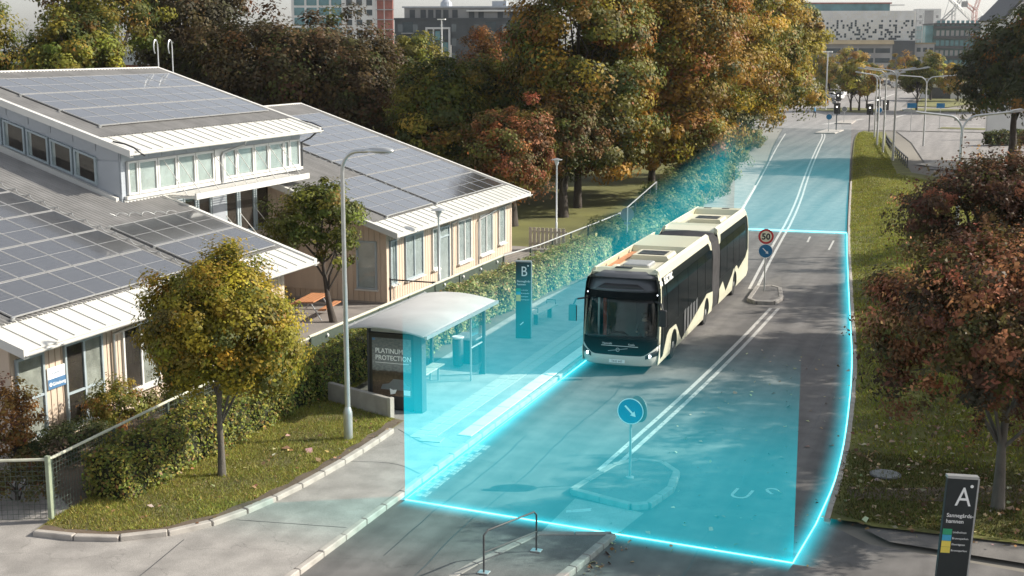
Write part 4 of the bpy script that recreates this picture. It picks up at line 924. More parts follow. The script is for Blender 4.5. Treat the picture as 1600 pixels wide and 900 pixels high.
nose('fascia_recess', 'black_metal', -.62, .62, 2.78, 2.86, d=-.02, nz=3, parent=fa, zlo=lambda u: 2.70, zhi=lambda u: 2.86-.13*max(0, abs(u)-.45)/.17)
nose('fascia_lip', 'bus_fascia', -.66, .66, 2.66, 2.72, d=-.035, nz=3, parent=fa)
for s in (-1, 1):
    nose('corner_pillar', 'cream', s*.955, s*1.0, .9, 3.2, d=.004, nu=4, nz=14, zlo=lambda u: .92, zhi=lambda u: 3.2)
    h = nose('headlight', 'black_metal', s*.70, s*.985, .5, .7, d=-.012, nu=8, nz=3, zlo=lambda u: .50+.10*(abs(u)-.7)/.28, zhi=lambda u: .62+.18*(abs(u)-.7)/.28)
    p = front(s*.80, .60, -.03); MB().lathe([(.055, -.015), (.055, .02)], 16, 'y', p).build('lamp_lens', 'headlight', h)
    p = front(s*.93, 2.52, -.03); MB().lathe([(.02, -.01), (.02, .02)], 10, 'y', p).build('marker_lamp', 'headlight', BUS)
pl = MB().box(-.26, .26, -.05, -.03, .36, .47).build('number_plate', 'text_white', BUS)
text('plate_text', 'TKG 647', .095, 'black_metal', pl, (0, -.052, .382), (RAD(90), 0, 0), ext=.001, align='CENTER')
MB().box(-.53, .68, -.03, -.015, .905, .918).build('front_trim', 'text_white', BUS)
text('front_lettering', 'Västtrafik', .085, 'text_white', BUS, (-.50, -.022, .95), (RAD(86), 0, 0), ext=.001); text('front_lettering', 'Keolis', .085, 'text_white', BUS, (.36, -.022, .95), (RAD(86), 0, 0), ext=.001)
MB().tube([(-.3, -.03, .735), (.34, -.03, .845)], .009, 6).build('badge_bar', 'steel', BUS); mb = MB()
mb.tube([(.02+.055*math.cos(a), -.04, .79+.055*math.sin(a)) for a in np.linspace(0, 2*math.pi, 17)], .011, 6); mb.build('badge_ring', 'steel', BUS)
for s in (-.42, .42): MB().tube([(s, -.0, 1.2), (s*.35, .02, 1.38), (s*-.5, .02, 1.30)], .012, 5).build('wiper', 'black_metal', BUS)
# body shells
def shell(y0, y1, name, ins=.02):
    prof = [(-half(.3)+ins, .3)]+[(-half(z)+ins, z) for z in (.6, 1.3, 2.0, 2.4, 2.85, 3.04)]+[(half(z)-ins, z) for z in (3.04, 2.85, 2.4, 2.0, 1.3, .6, .3)]
    mb = MB(); n = len(prof); v = [(x, y0, z) for x, z in prof]+[(x, y1, z) for x, z in prof]
    f = [(i, (i+1) % n, n+(i+1) % n, n+i) for i in range(n)]+[tuple(range(n, 2*n))]
    if name != 'front_shell': f.append(tuple(range(n)))
    return mb.add(v, f).build(name, 'bus_black', BUS)
shell(.42, 9.75, 'front_shell'); shell(11.2, 18.35, 'rear_shell')
def side(name, mat, poly, s, proud, th=.015, parent=None):
    """panel following the body side, polygon in (y,z)"""
    bm = bmesh.new(); vs = [bm.verts.new((0, y, z)) for y, z in poly]; bm.faces.new(vs); 
    for zc in (.6, 1.3, 2.0, 2.4, 2.85): bmesh.ops.bisect_plane(bm, geom=bm.verts[:]+bm.edges[:]+bm.faces[:], plane_co=(0, 0, zc), plane_no=(0, 0, 1))
    for v in bm.verts: v.co.x = s*(half(v.co.z)+proud)
    bmesh.ops.recalc_face_normals(bm, faces=bm.faces)
    bm.faces.ensure_lookup_table()
    bm.normal_update()
    if bm.faces and sum(f.normal.x for f in bm.faces)*s < 0: bmesh.ops.reverse_faces(bm, faces=bm.faces)
    me = bpy.data.meshes.new(name); bm.to_mesh(me); bm.free(); o = link_mesh(name, me, mat, parent or BUS); sol(o, th, -1); return o
def arch(c, r=.52, a0=-1, n=10): return [(c-r*math.cos(t), .50+r*math.sin(t)) for t in np.linspace(-.45, math.pi+.45, n)]
W = (2.65, 8.5, 14.85)
for s in (1, -1):
    sk1 = [(.34, .28), (W[0]-.50, .28)]+arch(W[0])+[(W[0]+.50, .28), (W[1]-.50, .28)]+arch(W[1])+[(W[1]+.50, .28), (9.75, .28), (9.75, 1.04), (8.55, 1.16), (8.2, 1.08), (4.05, .36), (3.95, .36), (3.15, .98), (2.95, 1.12), (1.95, 1.14), (1.55, 1.02), (.95, .46), (.6, .42), (.40, .78)]
    sk2 = [(11.2, .28), (W[2]-.50, .28)]+arch(W[2])+[(W[2]+.50, .28), (18.1, .30), (18.36, .5), (18.36, 1.55), (17.6, 1.2), (15.75, .95), (15.3, 1.2), (14.5, 1.14), (14.2, .98), (12.75, .55), (12.65, .55), (11.95, 1.06), (11.2, .86)]
    side('lower_skirt', 'cream', sk1, s, .006); side('lower_skirt', 'cream', sk2, s, .006)
    # cream roof edge with a hook down at the joint
    side('roof_edge', 'cream', [(.62, 2.98), (1.0, 3.02), (9.1, 3.02), (9.35, 2.70), (9.62, 2.66), (9.6, 2.95), (9.45, 3.22), (.85, 3.22)], s, .004)
    side('roof_edge', 'cream', [(11.15, 2.68), (11.42, 2.70), (11.7, 3.02), (18.2, 3.02), (18.3, 3.2), (11.4, 3.22), (11.15, 3.05)], s, .004)
    side('rear_pillar', 'cream', [(18.22, 1.4), (18.36, 1.5), (18.36, 3.15), (18.26, 3.15)], s, .005)
    for y0, y1 in ((.55, 1.5), (1.62, 3.3), (3.36, 5.0), (5.06, 6.7), (6.76, 8.2), (8.26, 9.6), (11.4, 12.9), (12.96, 14.4), (14.46, 15.9), (15.96, 17.6)):
        side('window_pane', 'bus_pane', [(y0, 1.28), (y1, 1.28), (y1, 2.72), (y0, 2.72)], s, -.004, .012)
    for i in range(5):
        y = 4.35+.52*i; zb = .36+.175*(y-4.05)+.05; side('stripe_decal', 'bus_grey_stripe', [(y, zb), (y+.30, zb+.05), (y+.30, 1.36-.03*(i % 2)), (y, 1.30)], s, .001, .006)
    side('door_seam', 'bus_grey_stripe', [(.98, .52), (1.0, .52), (1.0, 2.75), (.98, 2.75)], s, .002, .006)
text('side_lettering', 'ELECTRIC', .30, 'text_white', BUS, (1.232, 1.25, 2.78), (RAD(78), 0, RAD(90)), ext=.002, bold=.012)
text('side_number', 'WD', .20, 'text_white', BUS, (1.232, .62, 2.79), (RAD(78), 0, RAD(90)), ext=.002, bold=.012)
# wheels
def wheel(y, s, dual=False):
    t = MB().lathe([(.30, -.14), (.46, -.135), (.485, -.09), (.485, .09), (.46, .135), (.30, .14)], 30, 'x').build('wheel', 'rubber', BUS, (s*1.10, y, .485), smooth=True)
    MB().lathe([(.305, .10), (.30, .125), (.24, .07), (.13, .09), (.12, .15), (.05, .165)] if s > 0 else [(.05, -.165), (.12, -.15), (.13, -.09), (.24, -.07), (.30, -.125), (.305, -.10)], 24, 'x').build('rim', 'rim', t, smooth=True)
    nb = MB()
    for k in range(10): nb.lathe([(.018, s*.09), (.016, s*.125)], 6, 'x', (0, .19*math.cos(k*.628), .19*math.sin(k*.628)))
    nb.build('wheel_nuts', 'steel', t)
    MB().lathe([(.515, -.2), (.515, .11 if s > 0 else .2)], 24, 'x', (s*1.10, y, .5)).build('wheel_well', 'black_metal', BUS)
for y in W:
    for s in (1, -1): wheel(y, s)
# bellows: pleated sleeve
mb = MB(); sec = [(-1.2, .3), (-1.25, .8), (-1.25, 2.4), (-1.18, 2.9), (-.95, 3.1), (0, 3.16), (.95, 3.1), (1.18, 2.9), (1.25, 2.4), (1.25, .8), (1.2, .3)]
for_y = np.linspace(9.72, 11.22, 27)
mb.grid(lambda i, k: (sec[int(k)][0]*(1-.035*(int(i) % 2)), for_y[int(i)], sec[int(k)][1]-.05*(int(i) % 2)*(sec[int(k)][1] > 1)), range(27), range(len(sec)))
o = mb.build('bellows', 'bellows', BUS); sol(o, .02)
# roof wells and units
def roofline(y0, y1, hood0, hood1, parent=BUS):
    pass
for y0, y1, nm in ((.95, 9.5, 'roof_deck'), (11.3, 18.25, 'roof_deck')): MB().box(-1.12, 1.12, y0, y1, 3.03, 3.06).build(nm, 'roof_unit', BUS)
for s in (-1, 1):
    for y0, y1 in ((.85, 9.45), (11.35, 18.2)):
        MB().prism([(s*1.165, 3.0), (s*1.10, 3.24), (s*1.0, 3.30), (s*.96, 3.28), (s*1.02, 3.06)], 'y', y0, y1).build('roof_fairing', 'cream', BUS)
MB().prism([(.80, 3.15), (.95, 3.28), (1.25, 3.27), (1.3, 3.05), (.9, 3.05)], 'x', -1.06, 1.06).build('roof_front_cap', 'cream', BUS)
MB().box(-.35, .2, .93, 1.15, 3.28, 3.31).build('antenna_plate', 'black_metal', BUS)
MB().prism([(5.9, 3.06), (5.95, 3.29), (8.7, 3.30), (9.5, 3.15), (9.5, 3.06)], 'x', -.99, .99).build('battery_hood', 'cream', BUS)
MB().prism([(11.3, 3.06), (11.35, 3.16), (11.9, 3.29), (12.6, 3.29), (12.65, 3.06)], 'x', -.99, .99).build('battery_hood', 'cream', BUS)
MB().prism([(17.4, 3.06), (17.5, 3.28), (18.15, 3.28), (18.34, 3.1), (18.3, 3.06)], 'x', -1.0, 1.0).build('roof_rear_cap', 'cream', BUS)
for x in (-.5, .3): MB().box(x-.16, x+.16, 17.75, 17.95, 3.28, 3.295).build('roof_vent', 'black_metal', BUS)
def ac(y, L, wv, x=0.1):
    a = MB().prism([(x-wv, 3.06), (x-wv+.12, 3.26), (x+wv-.12, 3.26), (x+wv, 3.06)], 'y', y, y+L).build('air_unit', 'roof_unit', BUS)
    MB().box(x-wv+.25, x+wv-.25, y+.2, y+L-.25, 3.26, 3.275).build('fan_grille', 'black_metal', a); mb = MB()
    for i in range(3):
        for j in range(2): mb.lathe([(.12, 3.276), (.12, 3.284)], 12, 'z', (x-wv+.42+i*(2*wv-.84)/2, y+.38+j*(L-.8), 0))
    mb.build('fans', 'dark_grey', a)
ac(3.9, 1.35, .72); ac(14.1, 1.35, .72); MB().cbox(-.45, .45, 2.3, 3.3, 3.06, 3.2, .04).build('roof_box', 'steel_dull', BUS); MB().cbox(-.7, -.5, 1.7, 2.2, 3.06, 3.2, .03).build('roof_box', 'roof_unit', BUS)
for y in (2.2, 3.9, 5.4, 13.6): MB().box(-1.02, -.985, y, y+.06, 3.06, 3.22).build('fairing_bracket', 'dark_grey', BUS)
MB().box(-.98, -.72, 1.4, 5.7, 3.06, 3.09).build('roof_well_strip', 'table_wood', BUS)  # flat orange-brown strip along the left side of the roof well
# rear face
MB().prism([(-1.2, .3), (1.2, .3), (1.24, 2.4), (1.12, 3.1), (-1.12, 3.1), (-1.24, 2.4)], 'y', 18.352, 18.45).build('rear_wall', 'cream', BUS); MB().box(-.95, .95, 18.45, 18.47, 1.6, 2.7).build('rear_window', 'bus_pane', BUS)
# mirrors
for s in (1, -1):
    k = 1.0 if s > 0 else 1.6
    arm = MB().tube([(s*1.1, .42, 2.35), (s*(1.25+.12*k), .18, 2.32), (s*(1.28+.14*k), .1, 2.15)], .03, 8).build('mirror_arm', 'black_metal', BUS, smooth=True)
    MB().cbox(s*(1.30+.14*k)-.13, s*(1.30+.14*k)+.13, .02, .16, 1.62, 2.15, .03).build('mirror', 'black_metal', arm)
# inside, seen through the windscreen
MB().box(-1.1, 1.1, .6, 4.5, .35, .42).build('floor', 'dark_grey', BUS); MB().box(-1.1, 1.1, .32, .62, .95, 1.1).build('dashboard', 'dark_grey', BUS)
MB().tube([(-.62, .75, 1.0), (-.62, .75, 2.5)], .06, 8).build('grab_pole', 'red_paint', BUS); MB().box(.25, .95, 1.45, 1.6, .45, 2.1).build('driver_seat', 'cloth_dark', BUS)
MB().box(-.9, -.84, .9, .96, .45, 2.4).build('door_post', 'steel', BUS); MB().box(-1.15, 1.15, 2.6, 2.64, .42, 3.0).build('partition', 'dark_grey', BUS)
mb = MB(); mb.tube([(.6+.2*math.cos(a), .72+.06*math.sin(a), 1.22+.2*math.sin(a)) for a in np.linspace(0, 6.283, 19)], .015, 6); mb.build('steering_wheel', 'black_metal', BUS)
# ---- people
def person(label, loc, rz, joints, edges, radii, cloth, group=None, scale=1.0, hairy=True, legs=None):
    t = thing('person', label, 'person', loc, rz, group)
    me = bpy.data.meshes.new('body'); me.from_pydata(joints, edges, []); o = link_mesh('body', me, None, t)
    sk = o.modifiers.new('skin', 'SKIN'); o.modifiers.new('sub', 'SUBSURF').levels = 2; o.modifiers['sub'].render_levels = 2
    for v, r in zip(me.skin_vertices[0].data, radii): v.radius = (r, r*.85)
    me.skin_vertices[0].data[0].use_root = True
    dg = bpy.context.evaluated_depsgraph_get(); m2 = bpy.data.meshes.new_from_object(o.evaluated_get(dg)); o.modifiers.clear(); o.data = m2
    m2.materials.clear(); [m2.materials.append(MATS[x]) for x in (cloth, 'skin', legs or cloth)]; m2.shade_smooth(); return t, o
# seated driver
J = [(0, 0, .1), (0, .02, .35), (0, 0, .52), (0, -.03, .62), (0, -.06, .74), (0, -.05, .84), (.2, 0, .50), (.25, -.12, .28), (.16, -.42, .30), (-.2, 0, .50), (-.25, -.12, .28), (-.16, -.42, .30), (.12, -.4, .1), (.12, -.42, -.3), (-.12, -.4, .1), (-.12, -.42, -.3), (.15, -.46, .32), (-.15, -.46, .32)]
E_ = [(0, 1), (1, 2), (2, 3), (3, 4), (4, 5), (2, 6), (6, 7), (7, 8), (8, 16), (2, 9), (9, 10), (10, 11), (11, 17), (0, 12), (12, 13), (0, 14), (14, 15)]
Rr = [.16, .17, .16, .06, .10, .07, .07, .05, .04, .07, .05, .04, .09, .06, .09, .06, .035, .035]
t, o = person('bus driver in dark clothes seated behind the windscreen', (-11.0+.6, 40.1+1.15, .95), RAD(1), J, E_, Rr, 'cloth_dark')
for p in o.data.polygons:
    if p.center.z > .60 or p.center.y < -.40 and p.center.z > .2: p.material_index = 1
mb = MB(); mb.lathe([(.02, .865), (.09, .85), (.115, .79), (.115, .73), (.10, .70)], 14, 'z', (0, -.03, .0)); mb.build('hair', 'hair', t, smooth=True)
nm = MB().add([(-.015, -.165, .74), (.015, -.165, .74), (0, -.20, .725), (0, -.165, .775)], [(0, 1, 2), (0, 2, 3), (1, 3, 2)]).build('nose', 'skin', t)

# ================================================================ GEOFENCE LIGHT ZONE
Z = thing('light_zone', 'glowing cyan see-through light curtains enclosing the road around the bus', 'light zone', (0, 0, 0))
ZL = [(-12.35, 26.7)]+[(x+.12, y) for x, y in KLs if 27 < y < 74.5]+[(-13.85, 75.2)]
ZR = [(-3.35, 25.9), (-3.2, 28.3), (-3.15, 30.5)]+[(x-.05, y) for x, y in KRs if 31 < y < 75.3]+[(-7.55, 75.6)]
def curtain(name, pts, h, mat):
    p = [Vector(q) for q in pts]; n = len(p); mb = MB(); hs_ = [0, .15, .5, 1, 2, 3, 4, h] if h > 4 else [0, .1, h]; m = len(hs_)
    mb.add([(q.x, q.y, .02+z) for q in p for z in hs_], [(i*m+j, i*m+j+1, (i+1)*m+j+1, (i+1)*m+j) for i in range(n-1) for j in range(m-1)])
    return mb.build(name, mat, Z)
curtain('near_curtain', [ZL[0], ((ZL[0][0]+ZR[0][0])/2, (ZL[0][1]+ZR[0][1])/2), ZR[0]], 4.8, 'curtain_light')
curtain('kerb_curtain', ZL, 6.9, 'curtain_side'); curtain('far_curtain', [ZL[-1], ZR[-1]], 7.1, 'curtain_far'); curtain('verge_curtain', ZR, .5, 'curtain_low')
for nm, pts, r in (('near_edge', [ZL[0], ZR[0]], .016), ('kerb_edge', ZL, .014), ('far_edge', [ZL[-1], ZR[-1]], .04), ('verge_edge', ZR, .016)):
    pts = resample([Vector(p) for p in pts], .8)+[Vector(pts[-1])]
    MB().tube([(p.x, p.y, .04) for p in pts], r, 6).build(nm, 'edge_glow', Z, smooth=True)
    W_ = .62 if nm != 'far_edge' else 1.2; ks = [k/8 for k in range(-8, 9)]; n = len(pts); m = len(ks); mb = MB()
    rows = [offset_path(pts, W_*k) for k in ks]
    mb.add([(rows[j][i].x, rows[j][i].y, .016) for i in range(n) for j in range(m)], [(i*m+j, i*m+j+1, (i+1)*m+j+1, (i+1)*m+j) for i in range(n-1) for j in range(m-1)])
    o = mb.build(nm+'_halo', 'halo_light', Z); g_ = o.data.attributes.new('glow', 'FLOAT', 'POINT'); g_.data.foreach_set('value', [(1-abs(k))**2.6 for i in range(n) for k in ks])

# ================================================================ PLANTING
GRN = [(.10, .12, .022), (.15, .155, .03), (.055, .075, .018)]
MAPLE = [(.165, .145, .018), (.23, .175, .022), (.10, .10, .018), (.20, .115, .02), (.06, .065, .016)]
# near maple on the lawn
tree('lawn_maple', 'small round maple turning golden on the left lawn', (-17.03, 26.35, .15), 5.4,
     [((.12, 0, 3.55), (1.8, 1.8, 1.78), 480, .38, 175), ((.35, .1, 4.7), (.8, .8, .8), 45, .3, 160)], MAPLE, [5, 3, 4, .8, 2], .082, 11, .085, 'bark_grey', nlimb=14, fork=.4)
# leaning yard tree
tree('yard_tree', 'leaning green tree in the school courtyard', (-23.0, 43.6, .13), 4.6, [((-1.2, .5, 3.6), (1.9, 1.7, 1.35), 110, .42, 90), ((-.3, .2, 4.4), (1.2, 1.2, .8), 40, .35, 80), ((.1, -.1, 2.6), (.9, .9, .5), 14, .3, 50)],
     [(.07, .085, .018), (.11, .12, .025), (.045, .055, .014), (.15, .13, .03)], [4, 3, 3, 1], .12, 12, .12, 'bark', lean=(-.75, .3))
# red leaved trees on the right
RED = [(.085, .042, .029), (.058, .050, .023), (.155, .070, .042), (.27, .13, .075), (.046, .036, .022), (.09, .078, .026)]
tree('red_leaved_tree', 'red leaved tree beside the black letter A pylon', (.55, 30.6, .08), 6.0, [((-.1, 0, 3.95), (2.75, 2.6, 2.0), 280, .42, 230), ((.3, 0, 5.3), (1.7, 1.6, .9), 80, .4, 100)], RED, [3, 2.6, 3.6, 4.2, 2, 2.4], .095, 13, .125, 'bark_grey', group='red leaved trees on the right verge', nlimb=18, fork=.35, shoots=320)
tree('red_leaved_tree', 'bushy dark red tree further along the right verge', (-.2, 48.5, .3), 6.2, [((.5, 0, 4.0), (3.3, 3.0, 2.3), 270, .5, 210), ((1.0, 0, 5.5), (2.2, 2.0, .9), 70, .5, 90)], RED, [5, 3.5, 2, .8, 4, 1.2], .115, 14, .18, 'bark_grey', group='red leaved trees on the right verge', nlimb=18, fork=.3, shoots=240)
tree('red_leaved_tree', 'dark red tree mostly outside the right edge behind its neighbours', (5.5, 40.0, .2), 7.5, [((0, 0, 4.8), (3.4, 3.4, 2.8), 220, .62, 70)], RED, [4, 3, 2, 1, 3, 1], .2, 15, .2, 'bark_grey', group='red leaved trees on the right verge')
tree('red_leaved_tree', 'tall red tree outside the right edge shading the road', (7.0, 61.0, .2), 10, [((0, 0, 6.0), (4.4, 4.6, 4.0), 240, .75, 60)], RED, [4, 3, 2, 1, 3, 1], .24, 16, .25, 'bark_grey', group='red leaved trees on the right verge')
for i, (x, y, h, lab) in enumerate(((9.5, 37.5, 12.5, 'tall tree outside the right edge whose shade falls on the island'), (9.0, 46.5, 12.0, 'tall tree outside the right edge whose shade falls on the lane lines'), (11.5, 74, 13.0, 'tall tree outside the right edge whose shade crosses the far road'))):
    tree('roadside_tree', lab, (x, y, .1), h, [((0, 0, h*.6), (3.9, 3.7, h*.36), 170, .8, 60)], RED, [4, 3, 2, 1, 3, 1], .28, 140+i, .22, 'bark_grey', group='tall roadside trees right of the frame')
# right hand dark tree down the road
OAK = [(.045, .055, .018), (.03, .038, .014), (.08, .08, .02), (.16, .085, .022)]
tree('dark_tree', 'dark spreading tree at the upper right edge', (1.4, 128, 0), 14, [((1.5, 0, 8.2), (6.2, 6, 5.6), 330, 1.0, 95), ((3.5, -4, 11), (5, 5, 4.5), 160, 1.0, 80)], OAK, [4, 4, 2, 1.4], .34, 17, .35, group='dark trees on the right')
tree('dark_tree', 'dark low tree with orange twigs beside the pale wall', (7.5, 118, 0), 13, [((0, 0, 7.0), (6, 5.5, 6.0), 280, 1.0, 90)], OAK, [4, 4, 2, .8], .34, 18, .3, group='dark trees on the right')
# the big trees beyond the fence
BIG = [(.16, .098, .018), (.215, .128, .022), (.088, .090, .020), (.05, .06, .018), (.20, .16, .024), (.17, .078, .022)]
def big(name, label, x, y, h, cr, w, seed, leaf=.23, n=400, nl=170, rc=1.05, r=.22, pal=BIG, extra=()):
    cx, cy, cz, rx, ry, rz_ = cr
    tree(name, label, (x, y, .1), h, [((cx, cy, cz), (rx, ry, rz_), n, rc, nl)]+list(extra), pal, w, leaf, seed, r, group='large trees beyond the fence', nlimb=22, fork=.3)
big('park_tree', 'dark green park tree left of the tall orange trees', -25.0, 81, 19, (0, 0, 9.2, 4.9, 4.6, 8.2), [1.6, .8, 4, 3, .6, 1.6], 21, extra=[((.5, -1.5, 4.0), (4.2, 3.4, 2.4), 90, .9, 130)])
big('park_tree', 'rusty orange park tree in the middle of the row', -22.3, 89.5, 20, (.6, 0, 9.2, 5.2, 5, 8.4), [2.6, 2.4, 3, 1.6, 1.2, 2.4], 22, extra=[((1.5, -2.0, 4.2), (4.4, 3.4, 2.6), 110, .9, 130)])
big('park_tree', 'orange and gold park tree overhanging the slope', -22.6, 103, 20, (1.0, 0, 9.5, 5.4, 5.4, 8.6), [2, 2.5, 3.4, 1.6, 3, 1.2], 23, extra=[((2.0, -1.5, 4.5), (3.6, 3.2, 2.6), 70, .9, 90)])
big('park_tree', 'golden green park tree beside the road', -24.2, 122, 20, (1.0, 0, 10.5, 5.8, 6, 8.5), [1, 1.6, 4, 1.2, 4, .3], 24, leaf=.28)
big('park_tree', 'yellow green park tree at the road bend, last of the row', -25.6, 146, 19, (.9, 0, 9.6, 6.6, 6.5, 7.6), [.4, 1, 4, 1, 5, .1], 25, leaf=.32, extra=[((3.0, -1.5, 5.2), (4.2, 4, 3.0), 80, 1.1, 90)])
big('park_tree', 'dark park tree behind the rusty one', -28, 113, 20, (0, 0, 10, 6, 6, 8), [1.5, .8, 4, 4, .5, 1], 26, leaf=.3, n=240)
BEECH = [(.050, .036, .019), (.034, .031, .016), (.078, .052, .024), (.050, .054, .018)]
def dpt(u, D):   # point on the ground at camera depth D, seen at column u
    x = (u-800)/2070*D; c, s = math.cos(RAD(20)), math.sin(RAD(20)); return x*c-D*s, x*s+D*c
def bg_tree(name, label, u, D, h, zc, rx, rz_, pal, w, seed, leaf, n, nl, rc, group, r=.3, ry=None):
    leaf *= .74; nl *= 1.6; x, y = dpt(u, D); tree(name, label, (x, y, .05), h, [((0, 0, zc), (rx, ry or rx, rz_), n, rc, nl)], pal, w, leaf, seed, r, group=group, nlimb=18, fork=.3)
g = 'trees behind the school'
bg_tree('copper_beech', 'large dark copper beech behind the school roofs', 455, 92, 13, 8.0, 6.4, 4.6, BEECH, [4, 3, 3, 2], 31, .33, 380, 105, 1.15, g, .5)
bg_tree('copper_beech', 'dark copper beech left of the largest one', 300, 96, 21, 11.5, 4.4, 7.6, BEECH, [4, 4, 1.2, 2], 32, .34, 260, 95, 1.1, g, .45)
bg_tree('copper_beech', 'lower copper beech bough right of the largest one', 550, 88, 11, 6.6, 2.6, 3.6, BEECH, [3, 2, 4, 3], 33, .30, 120, 95, .9, g)
GO = [(.12, .115, .020), (.075, .088, .02), (.19, .16, .03), (.04, .052, .016), (.15, .09, .025)]
bg_tree('garden_tree', 'dense golden green tree behind the upper roof at far left', 130, 72, 11, 9.3, 2.9, 2.9, GO, [4, 4, 1.6, 3, 1], 34, .24, 230, 100, .7, g)
bg_tree('garden_tree', 'taller dark tree behind the golden green one', 160, 86, 19, 14.2, 3.8, 5.0, GO, [2, 4, .6, 4, 1.4], 35, .30, 190, 80, .9, g)
bg_tree('garden_tree', 'light green tree cut by the left edge', -18, 74, 13, 10.2, 1.9, 3.6, GO, [4, 3, 2, 2, .5], 36, .24, 110, 85, .7, g)
bg_tree('garden_tree', 'bright green tree in front of the red tower', 640, 118, 12, 7.4, 3.3, 3.6, GO, [4, 4, 1.5, 2, .4], 37, .34, 170, 90, .9, g)
bg_tree('garden_tree', 'pointed green tree right of the school roof ridge', 690, 84, 10, 5.6, 2.9, 3.9, GO, [3, 4, 1, 4, .8], 38, .27, 210, 95, .75, g)
bg_tree('garden_tree', 'broad green tree below the orange birch', 775, 92, 10, 6.2, 3.2, 3.6, GO, [3, 4, 1.6, 3, .6], 39, .29, 180, 90, .8, g)
bg_tree('garden_tree', 'dark green tree filling the gap behind the right wing', 650, 96, 8, 4.2, 3.2, 3.4, GO, [2, 4, .6, 5, 1], 44, .30, 150, 80, .8, g)
bg_tree('birch', 'tall orange brown birch in front of the dark apartment block', 757, 104, 12, 7.6, 2.4, 3.7, [(.20, .095, .035), (.15, .065, .028), (.09, .055, .025), (.24, .13, .05)], [4, 3, 3, 1], 40, .24, 170, 90, .8, g)
bg_tree('rusty_tree', 'low rusty leaved tree beside the end of the right wing', 800, 76, 7.5, 4.3, 2.4, 2.6, [(.17, .065, .03), (.11, .055, .025), (.08, .07, .022), (.22, .10, .05)], [3, 3, 4, 1.2], 41, .22, 190, 90, .6, g)
bg_tree('rusty_tree', 'rusty tree among dark trunks behind the path lamp', 880, 80, 8, 4.6, 2.2, 2.6, [(.10, .055, .022), (.065, .06, .02), (.14, .08, .03)], [3, 4, 2], 42, .24, 150, 80, .65, g)
bg_tree('garden_tree', 'low dark tree in the park shade behind the middle trunks', 880, 96, 9, 5.6, 3.4, 4.2, GO, [1, 4, .3, 5, 1], 45, .30, 150, 80, .8, g)
bg_tree('garden_tree', 'low dark tree behind the mesh fence under the orange trees', 955, 104, 9, 5.6, 3.6, 4.4, GO, [1, 4, .3, 5, 1], 46, .30, 150, 80, .8, g)
# far trees round the junction
FAR = [(.20, .17, .03), (.12, .12, .03), (.22, .13, .03), (.07, .08, .02)]
g = 'trees around the far junction'
for i, (u, D, zc, rx, rz_, w, lab) in enumerate(((1325, 212, 4.9, 2.4, 3.0, [4, 3, 2, 1], 'golden tree on the junction islet, left of three trunks'), (1338, 214, 5.2, 2.8, 3.3, [4, 3, 3, 1], 'golden orange tree on the junction islet, middle of three trunks'), (1350, 222, 4.6, 2.0, 2.6, [3, 3, 2, 1], 'golden tree on the junction islet, right of three trunks'),
        (1427, 214, 5.0, 2.7, 3.2, [.1, 2, .1, 7], 'dark green round tree right of the far road'), (1291, 262, 4.2, 2.6, 3.4, [2, 4, 2, 2], 'green tree behind the parked cars'), (1320, 290, 5.6, 4.0, 4.4, [4, 2, 3, 1], 'orange tree behind the islet trees'), (1272, 300, 5.0, 3.2, 5.0, [3, 4, 2, 1], 'tall pale green tree beside the big gold tree'),
        (1448, 255, 5.2, 3.0, 3.6, [4, 2, 2, 1], 'golden tree behind the dark round tree'), (1405, 330, 4.4, 4.0, 3.6, [4, 2, 4, 1], 'distant orange tree at the end of the road'), (1490, 250, 3.6, 4.0, 2.8, [2, 2, 5, 1], 'rusty tree in front of the dark office'))):
    bg_tree('junction_tree', lab, u, D, zc+rz_*.8, zc, rx, rz_, FAR, w, 50+i, .46, 70, 65, .85, g, .16)

